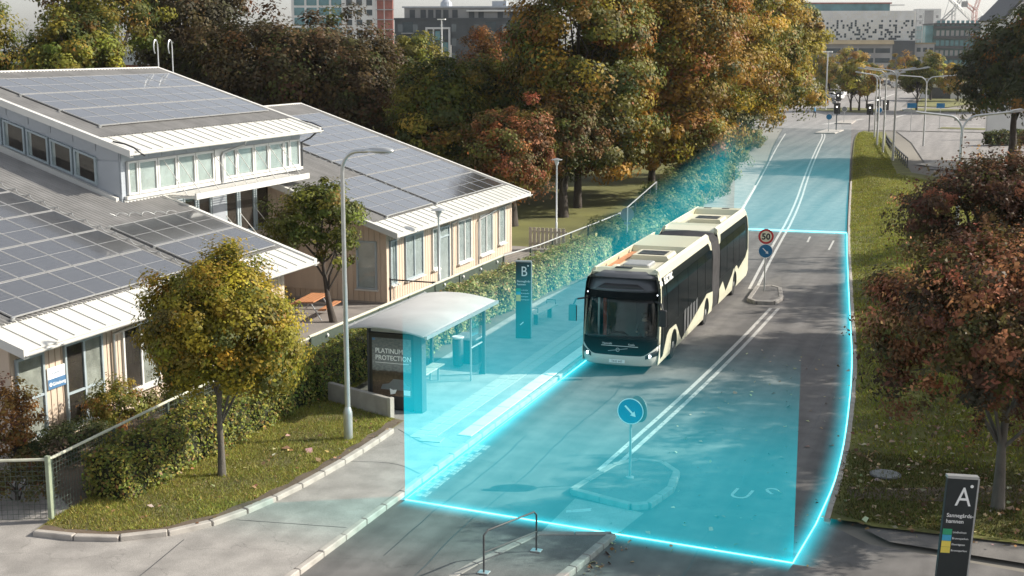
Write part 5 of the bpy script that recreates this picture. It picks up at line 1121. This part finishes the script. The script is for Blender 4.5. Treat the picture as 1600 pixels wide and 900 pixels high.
# ---- hedges and shrubs: leaf faces over a twiggy core
def hedge(label, pts, w_, h, pal, wts, dens, leaf, seed, name='hedge', z=.14):
    rng = np.random.default_rng(seed); t = thing(name, label, 'hedge', (pts[0][0], pts[0][1], z)); P = np.array(pts)-np.array(pts[0])
    seg = np.linalg.norm(np.diff(P, axis=0), axis=1); L = seg.sum(); cum = np.concatenate([[0], np.cumsum(seg)])
    n = int((L*(2*h+w_)+2*w_*h)*dens); s = rng.uniform(-.02, L+.02, n); side_ = rng.choice(4, n, p=np.array([h*L, w_*L, h*L, 2*w_*h])/(2*h*L+w_*L+2*w_*h))
    a = rng.uniform(-.5, .5, n)*w_; b = rng.uniform(.02, 1, n)*h; dep = rng.exponential(.07, n)
    lump = .07*np.sin(s*2.3+seed)+.06*np.sin(s*5.1+b*3)+.05*np.sin(a*4+s*3.7)
    off = np.where(side_ == 0, w_/2-dep+lump, np.where(side_ == 2, -w_/2+dep-lump, a)); zz = np.where(side_ == 1, h-dep+lump*1.2+rng.exponential(.03, n), b)
    s = np.where(side_ == 3, np.where(rng.uniform(size=n) < .5, -.0+dep-lump, L-dep+lump), s)
    px = np.interp(s, cum, P[:, 0]); py = np.interp(s, cum, P[:, 1]); i = np.clip(np.searchsorted(cum, s)-1, 0, len(seg)-1); T = np.diff(P, axis=0)/seg[:, None]
    nx, ny = T[i, 1], -T[i, 0]; C = np.stack([px+nx*off+T[i, 0]*(s-np.clip(s, 0, L)), py+ny*off+T[i, 1]*(s-np.clip(s, 0, L)), zz], 1)
    N = np.where((side_ == 1)[:, None], np.array([0, 0, 1.0]), np.stack([nx*np.sign(off), ny*np.sign(off), .5+0*nx], 1)); N = np.where((side_ == 3)[:, None], T[i]@np.array([[1, 0, 0], [0, 1, 0]])*np.where(s > L/2, 1, -1)[:, None]+np.array([0, 0, .4]), N)+rng.normal(0, .55, (n, 3))
    K = colours(rng, n, [tuple(2.2*v for v in c) for c in pal], wts, .22, .1); leaf_mesh('foliage', C, N, leaf*np.exp(rng.normal(0, .25, n)), K, 'leaf', t, rng)
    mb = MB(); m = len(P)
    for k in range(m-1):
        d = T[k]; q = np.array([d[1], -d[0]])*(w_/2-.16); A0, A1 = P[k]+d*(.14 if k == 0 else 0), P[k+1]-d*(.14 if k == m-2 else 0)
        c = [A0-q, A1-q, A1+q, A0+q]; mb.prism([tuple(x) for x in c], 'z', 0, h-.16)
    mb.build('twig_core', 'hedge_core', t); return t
HG = [(.085, .095, .02), (.13, .13, .028), (.05, .06, .016), (.17, .15, .03), (.11, .07, .025)]
hedge('clipped green hedge behind the lawn maple at left', [(-18.55, 23.9), (-18.6, 28.0), (-18.65, 33.0)], 1.2, 1.15, HG, [4, 3, 3, 1.6, 1], 520, .085, 61)
hedge('clipped dark hedge between the street lamp and the poster case', [(-18.55, 33.1), (-18.45, 38.6)], 1.3, 1.2, HG, [4, 2, 4, .6, .6], 480, .085, 62)
hedge('long pale leaved hedge behind the shelter and letter pylon', [(-18.2, 39.0), (-18.3, 46.5), (-17.9, 53), (-17.55, 60.2)], 1.5, 1.25, [(.12, .14, .05), (.17, .18, .08), (.07, .085, .03), (.22, .20, .09), (.15, .10, .04)], [4, 3, 3, 1.6, 1], 330, .105, 63)
def shrub(name, label, loc, r, h, pal, wts, n, nl, leaf, seed, rc=.3, group=None):
    tree(name, label, loc, h*.8, [((0, 0, h*.5), (r[0], r[1], h*.52), n, rc, nl)], pal, wts, leaf, seed, .05, group=group, nlimb=8, fork=.1, cat='shrub')
g = 'shrubs under the left wing windows'
shrub('shrub', 'rounded golden green shrub below the left wing windows', (-21.5, 28.5, .1), (.95, 1.0), 1.55, [(.13, .125, .03), (.20, .17, .04), (.08, .085, .02), (.22, .11, .04)], [4, 3, 3, 1.3], 70, 90, .075, 71, .26, g)
shrub('shrub', 'low dark juniper in front of the left wing wall', (-21.6, 26.3, .1), (1.5, 1.2), .85, [(.03, .042, .02), (.045, .055, .024), (.06, .065, .03)], [4, 3, 1], 80, 80, .07, 72, .3, g)
shrub('shrub', 'low grey green juniper right of the golden shrub', (-20.9, 30.9, .1), (1.1, 1.3), 1.2, [(.06, .07, .03), (.09, .10, .04), (.04, .05, .02)], [4, 3, 3], 80, 80, .07, 73, .3, g)
shrub('shrub', 'bronze leaved shrub cut by the left edge', (-22.15, 25.2, .1), (.55, .6), 2.4, [(.17, .09, .03), (.11, .07, .025), (.22, .13, .05), (.08, .04, .03)], [4, 3, 2, 2], 60, 60, .08, 74, .25, g)
shrub('shrub', 'dark reddish shrub in the corner behind the mesh fence', (-20.6, 23.4, .1), (1.1, .9), 1.0, [(.06, .055, .02), (.10, .05, .025), (.08, .075, .025)], [4, 2, 3], 60, 70, .07, 75, .28, g)
g = 'shrubs on the slope beyond the hedge'
SL = [(.05, .07, .025), (.08, .10, .035), (.12, .13, .05), (.16, .15, .06)]
for i, (x, y, rx, ry, h, lab) in enumerate(((-17.3, 63.2, 1.4, 1.6, 1.7, 'dark round shrub behind the grey sign back'), (-17.6, 68.5, 1.3, 2.2, 1.5, 'low shrub in front of the tall clear screen'), (-17.2, 73.5, 1.6, 2.4, 2.0, 'green shrub past the clear screen'), (-17.9, 79, 1.9, 2.8, 2.6, 'tall green shrub under the rusty park tree'), (-18.6, 86, 2.0, 3.2, 2.8, 'big green shrub at the foot of the rusty park tree'),
        (-19.6, 94, 2.0, 3.6, 2.4, 'pale shrub on the slope above the road'), (-21.0, 104, 2.2, 4.2, 2.6, 'shrub on the slope below the gold park tree'), (-22.6, 118, 2.0, 5, 2.0, 'low shrub near the bend in the road'), (-24.0, 134, 2.0, 4, 1.6, 'farthest low shrub before the road bend'))):
    shrub('slope_shrub', lab, (x, y, .1), (rx, ry), h, SL, [3, 3, 2, 1], 110, 75, .15+.0012*(y-60), 80+i, .5, g)
# ---- grass, fallen leaves
rngG = np.random.default_rng(5)
def grass(name, label, poly, dens, h, w_, pal, wts, z, seed, zf=None):
    rng = np.random.default_rng(seed); P2 = scatter(rng, poly, dens); n = len(P2); zz = np.full(n, z) if zf is None else zf(P2)
    patch = .5+.5*np.sin(P2[:, 0]*1.9+np.sin(P2[:, 1]*1.3)*2)*np.sin(P2[:, 1]*1.6+1)
    kp = rng.uniform(0, 1, n) < .35+.9*patch; P2, zz, patch = P2[kp], zz[kp], patch[kp]; n = len(P2)
    K = colours(rng, n, pal, wts, .25, .1)*(.75+.5*patch)[:, None]
    o = blade_mesh(name, np.column_stack([P2, zz]), h*np.exp(rng.normal(0, .35, n)), np.full(n, w_), K, 'grass_blade', None, rng); props(o, label, 'grass', kind='stuff'); return o
GP = [(.30, .29, .06), (.23, .23, .045), (.38, .33, .11), (.18, .175, .04)]
grass('grass', 'short sunlit grass on the left lawn', GRASS_POLY, 2600, .055, .022, GP, [4, 4, 2, 2], .18, 91)
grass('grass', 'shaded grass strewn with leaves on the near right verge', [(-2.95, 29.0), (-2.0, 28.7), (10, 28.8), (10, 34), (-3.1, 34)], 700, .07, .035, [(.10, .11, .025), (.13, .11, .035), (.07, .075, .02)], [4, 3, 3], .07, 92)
def vz(P):
    kx = np.interp(P[:, 1], [p[1] for p in KRs], [p[0] for p in KRs]); g = np.interp(P[:, 1], [33, 95, 112, 150, 166], [1, .8, .26, .22, .16]); d = (P[:, 0]-kx)/g; k = np.clip((P[:, 1]-33)/8, 0, 1)*np.maximum(.3, g)
    return .05+(np.interp(d, [.1, .8, 1.6, 2.6, 3.6, 4.8, 6.2, 9, 18], [.10, .13, .28, .5, .6, .5, .30, .10, .04])-.06)*k
grass('grass', 'mown grass on the long right verge', [(x+.15, y) for x, y in KRs if 33 < y < 164]+[(x+(8 if y < 95 else 14*verge_g(y)), y) for x, y in KRs[::-1] if 33 < y < 164], 260, .075, .05, [(.22, .23, .035), (.16, .17, .028), (.28, .26, .055)], [4, 3, 2], .1, 93, vz)
def litter(name, label, poly, dens, size, pal, wts, z, seed, zf=None):
    rng = np.random.default_rng(seed); P2 = scatter(rng, poly, dens); n = len(P2); zz = np.full(n, z) if zf is None else zf(P2)+.06
    N = np.array([0, 0, 1.0])+rng.normal(0, .35, (n, 3)); o = leaf_mesh(name, np.column_stack([P2, zz+rng.uniform(0, .02, n)]), N, size*np.exp(rng.normal(0, .35, n)), colours(rng, n, pal, wts, .3, .12), 'dry_leaf', None, rng, aspect=.75)
    props(o, label, 'leaves', kind='stuff')
DL = [(.36, .27, .16), (.28, .17, .08), (.45, .36, .24), (.16, .09, .05)]
litter('fallen_leaves', 'fallen leaves scattered under the red trees at right', [(-2.9, 28.2), (10, 27.5), (10, 42), (-3.3, 37)], 15, .10, DL, [4, 3, 3, 2], .13, 95, lambda P: np.maximum(vz(P), .05))
litter('fallen_leaves', 'sparse fallen leaves on the road', [(-8, 24), (-3, 24), (-3.2, 45), (-8, 45)], 1.6, .09, DL, [4, 2, 4, 1], .012, 96)
litter('fallen_leaves', 'a few fallen leaves on the left lawn', LAWN, 4, .09, DL, [3, 4, 2, 2], .23, 97)
litter('fallen_leaves', 'leaves gathered along the bottom island kerb', [(-7.35, 23), (-6.95, 23), (-6.75, 26.5), (-7.2, 26.5)], 45, .08, DL, [2, 4, 1, 3], .012, 98)

# ================================================================ FAR STREET
def double_lamp(label, x, y, h, span, rz):
    t = thing('double_arm_lamp', label, 'street lamp', (x, y, 0), rz, group='double armed street lamps by the junction')
    MB().tube([(0, 0, 0), (0, 0, h-1.1)], [.11, .075], 10).build('pole', 'steel', t, smooth=True)
    for s in (-1, 1):
        pts = [(0, 0, h-1.15)]+[(s*(.75-.75*math.cos(a)), 0, h-1.1+.85*math.sin(a)) for a in np.linspace(.15, 1.45, 7)]+[(s*span*.7, 0, h-.1), (s*span*.8, 0, h-.05)]
        MB().tube(pts, .055, 8).build('arm', 'steel', t, smooth=True)
        MB().prism([(s*span*.78, h-.12), (s*span*.8, h+.02), (s*span*.95, h+.1), (s*span, h+.06), (s*span, h-.02)], 'y', -.13, .13).build('lamp_head', 'steel', t)
    MB().box(-.42, .42, -.03, .03, h-.50, h-.42).build('brace', 'steel', t)
for a in (('double armed lamp rising behind the bushy red tree', -1.6, 69.8, 7.2, 3.0, RAD(20)), ('double armed lamp beyond the side street entrance', -7.1, 145, 7.4, 3.9, RAD(20)), ('double armed lamp in the verge, nearest of the row', -8.7, 125, 8.4, 2.9, RAD(20)), ('double armed lamp second in the verge row', -10.3, 134, 8.2, 2.8, RAD(20)),
          ('double armed lamp third in the verge row', -11.7, 144, 7.6, 2.6, RAD(20)), ('double armed lamp last in the verge row', -13.0, 156, 7.4, 2.4, RAD(20))): double_lamp(*a)
x, y = dpt(1286, 217); t = thing('square_lamp', 'tall mast lamp with flat white heads left of the junction', 'street lamp', (x, y, 0)); MB().tube([(0, 0, 0), (0, 0, 9.2)], [.14, .09], 8).build('pole', 'steel', t)
for i in range(3): MB().box(-.8+.55*i, -.35+.55*i, -.2, .2, 9.2, 9.4).build('lamp_head', 'text_white', t)
x, y = dpt(692, 190); t = thing('square_lamp', 'thin mast lamp in front of the dark apartment block', 'street lamp', (x, y, 0)); MB().tube([(0, 0, 0), (0, 0, 13.9)], [.14, .09], 8).build('pole', 'steel', t); MB().box(-.6, .6, -.15, .15, 13.85, 14.0).build('lamp_head', 'text_white', t)
x, y = dpt(706, 180); t = thing('flag_pole', 'bare white pole beside the mast lamp', 'pole', (x, y, 0)); MB().tube([(0, 0, 0), (0, 0, 10.2)], [.09, .06], 8).build('shaft', 'white_metal', t); MB().lathe([(.03, 10.2), (.1, 10.28), (.03, 10.36)], 8).build('finial', 'white_metal', t)
def traffic_light(label, x, y):
    t = thing('traffic_light', label, 'traffic light', (x, y, 0), group='traffic lights at the junction')
    MB().tube([(0, 0, 0), (0, 0, 3.2)], .07, 8).build('post', 'dark_grey', t); MB().cbox(-.25, .25, -.12, .12, 2.2, 3.3, .03).build('housing', 'black_metal', t)
    MB().box(-.38, .38, .125, .14, 2.1, 3.4).build('back_board', 'black_metal', t)
    for i in range(3): MB().lathe([(.1, -.16), (.1, -.12)], 12, 'y', (0, 0, 2.95-.32*i)).build('lens', 'signal_white' if i == 0 else 'dark_grey', t)
for a in (('traffic light beside the blue arrow sign at the junction', -18.5, 167), ('traffic light at the tip of the right verge', -14.5, 166), ('traffic light across the junction by the lamps', -13.6, 178), ('traffic light on the islet with the golden trees', -22.6, 205), ('traffic light beyond the verge lamps', -15.6, 190)): traffic_light(*a)
def small_sign(label, x, y, h, r, face='sign_blue', plate=False):
    t = thing('junction_sign', label, 'road sign', (x, y, 0), RAD(12), group='signs at the junction'); MB().tube([(0, 0, 0), (0, 0, h+.2)], .04, 8).build('post', 'steel_dull', t)
    if plate: MB().box(-r, r, -.06, -.045, h-.3, h+.3).build('plate', face, t)
    else: d = disc(t, 'sign_disc', r, -.05, h, face)
for a in (('blue arrow sign left of the junction traffic light', -19.0, 163.5, 1.9, .36), ('round grey sign back past the junction traffic light', -19.4, 184, 1.9, .36, 'sign_back'), ('blue round sign between the verge lamps', -14.2, 176, 2.2, .36), ('small blue plate sign on the right of the junction', -9.8, 168, 3.2, .55, 'sign_blue', True), ('second small blue plate sign right of the junction', -6.8, 176, 2.9, .5, 'sign_blue', True), ('thin round sign in front of the islet trees', -22.6, 200, 2.1, .3, 'sign_back')): small_sign(*a)
for i, poly in enumerate(([(-20.3, 161), (-18.0, 161.5), (-17.7, 168), (-19.8, 168)], [(-20.4, 182), (-18.2, 182), (-18.4, 190), (-20.2, 190)])):
    t = thing('junction_island', ('low kerbed island under the junction traffic light', 'low kerbed island past the junction traffic light')[i], 'traffic island', (0, 0, 0), group='kerbed islands at the junction'); MB().prism(poly, 'z', .006, .15).build('surface', 'kerb', t)
# guard rail on the verge
t = thing('guard_rail', 'dark guard rail between the grass verge and the side street', 'rail', (-11.0, 147, 0)); gp = [(0, 0), (1.2, -10), (2.6, -20), (4.0, -29)]
for k in range(15):
    q = k/14; a = np.interp(q, [0, .33, .66, 1], [p[0] for p in gp]); b = np.interp(q, [0, .33, .66, 1], [p[1] for p in gp]); MB().box(a-.05, a+.05, b-.05, b+.05, 0, .95).build('post', 'dark_grey', t)
for z in (.5, .9): MB().tube([(p[0], p[1], z) for p in gp], .06, 6).build('rail', 'dark_grey', t)
# parked cars
def car(label, u, D, rz, paint):
    x, y = dpt(u, D); t = thing('parked_car', label, 'car', (x, y, .01), rz, group='cars beyond the junction')
    MB().prism([(-2.1, .3), (-2.15, .75), (-1.9, .95), (-1.2, 1.02), (-.6, 1.42), (.9, 1.45), (1.6, 1.0), (2.1, .9), (2.15, .35)], 'x', -.85, .85).build('body', paint, t)
    MB().prism([(-1.15, 1.0), (-.58, 1.38), (.86, 1.4), (1.5, 1.0)], 'x', -.86, .86).build('windows', 'bus_pane', t)
    for yy in (-1.35, 1.35):
        for s in (-1, 1): MB().lathe([(.32, -.1), (.32, .1)], 14, 'x', (s*.8, yy, .32)).build('wheel', 'rubber', t)
    for s in (-1, 1): MB().box(s*.65-.15, s*.65+.15, -2.16, -2.1, .6, .75).build('headlight', 'text_white', t)
for a in (('white van beyond the junction, left one', 1284, 250, .9, 'car_dark'), ('white car parked right of the dark one', 1296, 258, 1.1, 'car_white'), ('white car parked farther back in the lot', 1300, 275, 1.3, 'car_white'), ('pale car far down the road', 1393, 330, 0.2, 'car_white'), ('dark car far down the road', 1379, 345, 0.2, 'car_dark')):
    car(a[0].replace('white van', 'dark car'), *a[1:])
# pedestrian
J = [(0, 0, .95), (0, 0, 1.2), (0, 0, 1.42), (0, 0, 1.52), (0, -.02, 1.64), (0, -.02, 1.74), (.2, 0, 1.40), (.24, .08, 1.12), (.22, -.05, .92), (-.2, 0, 1.40), (-.24, -.08, 1.12), (-.22, -.2, .95), (.1, -.02, .9), (.1, -.14, .5), (.1, -.1, .06), (.1, -.22, .03), (-.1, .02, .9), (-.1, .1, .5), (-.1, .3, .12), (-.1, .2, .05)]
E_ = [(0, 1), (1, 2), (2, 3), (3, 4), (4, 5), (2, 6), (6, 7), (7, 8), (2, 9), (9, 10), (10, 11), (0, 12), (12, 13), (13, 14), (14, 15), (0, 16), (16, 17), (17, 18), (18, 19)]
Rr = [.15, .14, .15, .06, .10, .07, .07, .05, .04, .07, .05, .04, .09, .065, .045, .04, .09, .065, .045, .04]
t, o = person('person in a blue jacket walking at the junction beneath the gold tree', (-24.9, 196.5, .01), RAD(70), J, E_, Rr, 'cloth_blue', legs='cloth_dark')
for p in o.data.polygons: p.material_index = 1 if p.center.z > 1.55 else (2 if p.center.z < .93 and abs(p.center.x) < .17 else 0)
MB().lathe([(.03, 1.78), (.1, 1.75), (.115, 1.66), (.10, 1.62)], 12, 'z', (0, .02, 0)).build('hair', 'hair', t, smooth=True)

# ================================================================ FAR BUILDINGS
CY, SY = math.cos(RAD(20)), math.sin(RAD(20))
def facing(name, label, u, D, yaw=0.0):
    x, y = dpt(u, D); return thing(name, label, 'building', (x, y, 0), RAD(20)+yaw)
def wins(t, xs, zs, w_, h, mat, d=.12, fr=None, y=0.0, name='window'):
    me = MB().box(-w_/2, w_/2, -d, .05, 0, h).mesh(name); me.materials.append(MATS[mat])
    for x in xs:
        for z in zs:
            o = like(name, me, t, (x, y, z))
# dark apartment block
t = facing('apartment_block', 'dark brick apartment block with glazed bay behind the trees', 722, 280, RAD(-6))
MB().box(-14, 20, 0, 14, 0, 15.6).build('wall', 'brick_dark', t); MB().box(-12.2, 20, 1.6, 13, 15.6, 18.0).build('penthouse', 'facade_grey', t)
MB().box(-12.6, 20.3, 1.2, 13.4, 18.0, 18.3).build('roof', 'zinc', t); MB().box(-14.1, 20.1, -.15, .3, 15.5, 15.9).build('parapet', 'brick_dark', t); MB().box(1, 20.4, .8, 1.6, 17.2, 17.5).build('canopy', 'facade_white', t)
wins(t, [-12.8, -9.6, -4, -1.5, 3.2, 9, 12, 15, 18], [1.5, 4.4, 7.3, 10.2, 13.1], 1.0, 1.5, 'window_dull'); wins(t, [-11.2, 6.2], [1.2, 4.1, 7.0, 9.9, 12.8], 2.2, 2.3, 'window_far', .06, name='balcony_recess')
rl = MB().box(-1.25, 1.25, -1.0, -.1, 0, .15).mesh('balcony'); rl.materials.append(MATS['steel_dull'])
for x in (-11.2, 6.2):
    for z in (1.1, 4.0, 6.9, 9.8, 12.7): like('balcony', rl, t, (x, 0, z))
wins(t, [-10.5, -8.2, -6.6, -5, -3.4, -1.5, 2, 4, 8, 10.5, 13, 16], [15.9], 1.1, 1.7, 'brick_dark', y=1.6)
bay = MB().box(-7.4, -7.0, -.6, 0, 2, 14).box(-2.6, -2.2, -.6, 0, 2, 14).box(-7.0, -2.6, -.6, 0, 13.6, 14).box(-5.9, -5.6, -.5, 0, 2, 13.6).box(-4.1, -3.8, -.5, 0, 2, 13.6).build('glazed_bay', 'steel', t)
for z in range(5):
    for x in (-6.45, -4.85, -3.2): MB().box(x-.55, x+.5, -.3, -.05, 2.2+2.3*z, 4.0+2.3*z).build('bay_pane', 'window_teal' if (z+int(x)) % 3 == 0 else 'window_far', t)
MB().lathe([(1.3, 18.3), (1.2, 19.2), (.6, 19.8)], 14, 'z', (-4, 6, 0)).build('roof_plant', 'zinc', t); MB().box(6, 9, 4, 8, 18.3, 19.4).build('roof_plant', 'zinc', t)
# tower under construction
t = facing('tower_block', 'tall tower with green glass and red brick scaffolded side', 545, 430, RAD(4))
MB().box(-17, 10, 0, 18, 0, 46).build('wall', 'facade_white', t); MB().box(10, 15, .5, 18, 0, 46).build('brick_side', 'brick_red', t)
wins(t, [-14.5, -10.6, -6.7, -2.8], [1+3.1*i for i in range(14)], 3.2, 2.4, 'window_teal'); wins(t, [1.2, 4.4, 7.6], [1+3.1*i for i in range(14)], 1.8, 1.8, 'window_far')
for i in range(14): MB().box(9.6, 15.4, -.6, .6, 3.1*i+2.7, 3.1*i+2.95).build('scaffold_deck', 'steel_dull', t)
for x in (9.7, 12.3, 15.3): MB().tube([(x, -.5, 0), (x, -.5, 46)], .12, 5).build('scaffold_pole', 'steel', t)
# white speckled office over a car park
t = facing('speckled_office', 'white speckled office block above a grey car park deck', 1330, 440, RAD(-3))
MB().box(-22, 18.5, 0, 20, 11.8, 21.3).build('wall', 'facade_white', t); MB().box(-22, 10.5, 2, 18, 21.3, 23.6).build('penthouse', 'window_teal', t); MB().box(-22, 11, 1.5, 18.5, 23.6, 24.0).build('penthouse_roof', 'brick_red', t); MB().box(10.5, 15, 1.2, 6, 23.0, 23.3).build('canopy', 'facade_white', t)
rr_ = random.Random(9); mb = MB(); mw = MB()
for i in range(62):
    for j in range(13):
        x = -21.8+.65*i; z = 12.0+.71*j; q = rr_.random(); dark = (j < 9 and q < .34-.02*j) 
        if dark: mw.box(x, x+.62, -.06, .0, z, z+.66)
        elif q > .5: mb.add([(x, -.03, z), (x+.6, -.28*q, z+.1), (x+.3, -.1, z+.7)], [(0, 1, 2)])
o = mb.build('facade_panels', 'slab_white', t, fix=False); o['kind'] = 'stuff'; o = mw.build('small_windows', 'window_far', t); o['kind'] = 'stuff'
MB().box(-22, 10.6, -4, 16, 0, 11.2).build('car_park', 'facade_grey', t); MB().prism([(-5.5, 10.6), (-4.5, 11.9), (1.0, 11.95), (1.0, 10.6)], 'x', -22, 10.8).build('car_park_roof', 'roof_brown', t); MB().box(10.6, 18, -3, 12, 0, 11.75).build('stair_core', 'brick_dark', t); MB().box(18, 24.5, -2, 12, 0, 10.6).build('annex', 'facade_grey', t); MB().box(18, 24.8, -2.3, 12, 10.6, 11.1).build('annex_roof', 'roof_brown', t)
for z in (1.6, 4.7, 7.8): 
    for x in range(6): MB().box(-21.3+5.3*x, -16.6+5.3*x, -4.1, -3.9, z, z+1.5).build('deck_opening', 'window_far', t)
for z in (2.2, 5.2, 8.2): wins(t, [19.5, 21.5, 23.5], [z], 1.2, 1.3, 'window_far', y=-2)
st = MB()
for x in (18.7, 20.7): st.tube([(x, -.5, 0), (x, -.5, 20.5)], .1, 5)
for z in range(6, 21, 3): st.box(18.6, 20.8, -.6, .6, z, z+.2)
st.build('stair_tower', 'steel_dull', t); MB().box(-9, -8, -4.3, -4.1, 1, 6.5).build('banner', 'brick_red', t)
# dark banded office
t = facing('banded_office', 'dark teal office with balcony bands at right behind trees', 1500, 455, RAD(-4))
MB().box(-11.5, 20, 0, 16, 0, 17.2).build('wall', 'facade_teal', t); MB().box(-14, -11.5, .6, 16, 0, 16.8).build('glazed_corner', 'window_teal', t)
for k in range(5): MB().box(-11.6, 20.1, -1.1, .2, 3.3*k+2.6, 3.3*k+3.4).build('balcony_band', 'dark_grey', t); wins(t, [-10+1.6*i for i in range(18)], [3.3*k+3.5], 1.0, 1.8, 'facade_grey' if k % 2 else 'window_teal', .1, name='window')
MB().box(-11.8, 20.3, -1.2, 16.3, 17.2, 17.6).build('roof', 'dark_grey', t)
# pale far tower and gabled building
t = facing('far_tower', 'pale hazy tower block behind the speckled office', 1436, 900); MB().box(-6, 9, 0, 12, 0, 34).build('wall', 'facade_white', t); MB().box(-2, 4, -.1, 0, 24, 33).build('window_band', 'facade_grey', t); wins(t, [-4.5, 6.5], [4+4*i for i in range(7)], 1.6, 1.8, 'facade_grey')
t = facing('gabled_house', 'tall pale house with steep dark roof at the upper right', 1590, 205); MB().prism([(-3.6, 0), (-3.6, 14.2), (.4, 18.5), (4.4, 14.2), (4.4, 0)], 'y', 0, 10).build('wall', 'facade_white', t); MB().prism([(-3.9, 13.9), (.4, 18.5), (.4, 19.0), (-4.2, 14.1)], 'y', -.4, 10).build('roof', 'dark_grey', t); wins(t, [-2, .4, 2.8], [3, 6, 9, 12], .9, 1.5, 'window_far')
# little pale wall and hedge at right
x, y = dpt(1560, 148); t = thing('garden_wall', 'plain pale wall behind the dark tree trunk at right', 'wall', (x, y, 0), RAD(20)); MB().cbox(-1.6, 4.5, 0, .4, 0, 2.9, .03).build('wall_body', 'facade_white', t); MB().box(-1.7, 4.6, -.05, .45, 2.9, 3.05).build('coping', 'concrete', t)
xh, yh = dpt(1540, 139); xg, yg = dpt(1610, 141)
hedge('dark clipped hedge below the pale wall at right', [(xh, yh), (xg, yg)], 1.5, 1.3, OAK, [4, 4, 1, 0], 60, .25, 66)
x, y = dpt(1475, 262); t = thing('service_hut', 'low pale hut with dark door beyond the side street', 'hut', (x, y, 0), RAD(20)); MB().box(-4, 6, 0, 5, 0, 2.6).build('wall', 'facade_white', t); MB().box(-3.8, .4, -.1, 0, 0, 2.2).build('door', 'dark_grey', t); MB().prism([(-4.3, 2.6), (6.3, 2.6), (6.3, 2.9), (-4.3, 3.1)], 'y', -.4, 5.4).build('roof', 'slab_white', t)
# red brick house left behind the trees
t = facing('brick_house', 'low red brick house glimpsed behind the trees at far left', 60, 150); MB().box(-10, 22, 0, 10, 0, 8.2).build('wall', 'brick_red', t); MB().prism([(-10.5, 8.2), (22.5, 8.2), (22, 9.8), (-10, 9.8)], 'y', -.5, 10.5).build('roof', 'zinc', t); wins(t, [-8+2.6*i for i in range(11)], [1.5, 4.8], 1.1, 1.5, 'window_far')
# cranes
def crane(label, u, D, mast, jib, back, mat='crane_pink'):
    t = facing('tower_crane', label, u, D); t['category'] = 'crane'
    def lattice(a, b, w_, n):
        a, b = Vector(a), Vector(b); mb = MB(); up = Vector((0, w_, 0)); rt = (b-a).normalized().cross(Vector((0, 1, 0)))*w_
        for o_ in (up+rt, up-rt, -up+rt, -up-rt): mb.tube([a+o_, b+o_], w_*.22, 4)
        for i in range(n): 
            p, q = a+(b-a)*(i/n), a+(b-a)*((i+1)/n); mb.tube([p+rt+up*(-1)**i, q-rt-up*(-1)**i], w_*.16, 4)
        return mb
    lattice((0, 0, 0), (0, 0, mast), .9, 14).build('mast', mat, t); lattice((0, 0, mast), jib, .7, 12).build('jib', mat, t); lattice((0, 0, mast), back, .7, 3).build('counter_jib', mat, t)
    MB().box(back[0]-1.2, back[0]+1.2, -1, 1, back[2]-2, back[2]+.6).build('counterweight', 'facade_grey', t); MB().tube([jib, (back[0]*.4, 0, mast+7), back], .14, 4).build('stay_cable', 'steel_dull', t)
crane('pink tower crane with raised jib at the upper right', 1508, 640, 26, (10, 0, 62), (-5, 0, 30)); crane('grey tower crane with jib leaning left behind the dark office', 1508, 720, 22, (-24, 0, 44), (5, 0, 25), 'steel_dull'); crane('small pale crane left of the leaning one', 1476, 760, 30, (6, 0, 40), (-6, 0, 24), 'steel_dull')

# ================================================================ AIR
HZ = MB().box(-430, 430, -40, 1000, -1.1, 72).build('haze', None); HZ['kind'] = 'stuff'; HZ['label'] = 'thin pale haze in the air over the whole place'; HZ['category'] = 'haze'
hm = bpy.data.materials.new('air'); hm.use_nodes = True; hn = hm.node_tree; hn.nodes.remove(hn.nodes['Principled BSDF'])
pv = hn.nodes.new('ShaderNodeVolumePrincipled'); pv.inputs['Color'].default_value = (.93, .95, 1.0, 1); pv.inputs['Density'].default_value = 0.00009; pv.inputs['Anisotropy'].default_value = 0.3
hn.links.new(pv.outputs[0], hn.nodes['Material Output'].inputs['Volume']); HZ.data.materials.append(hm)
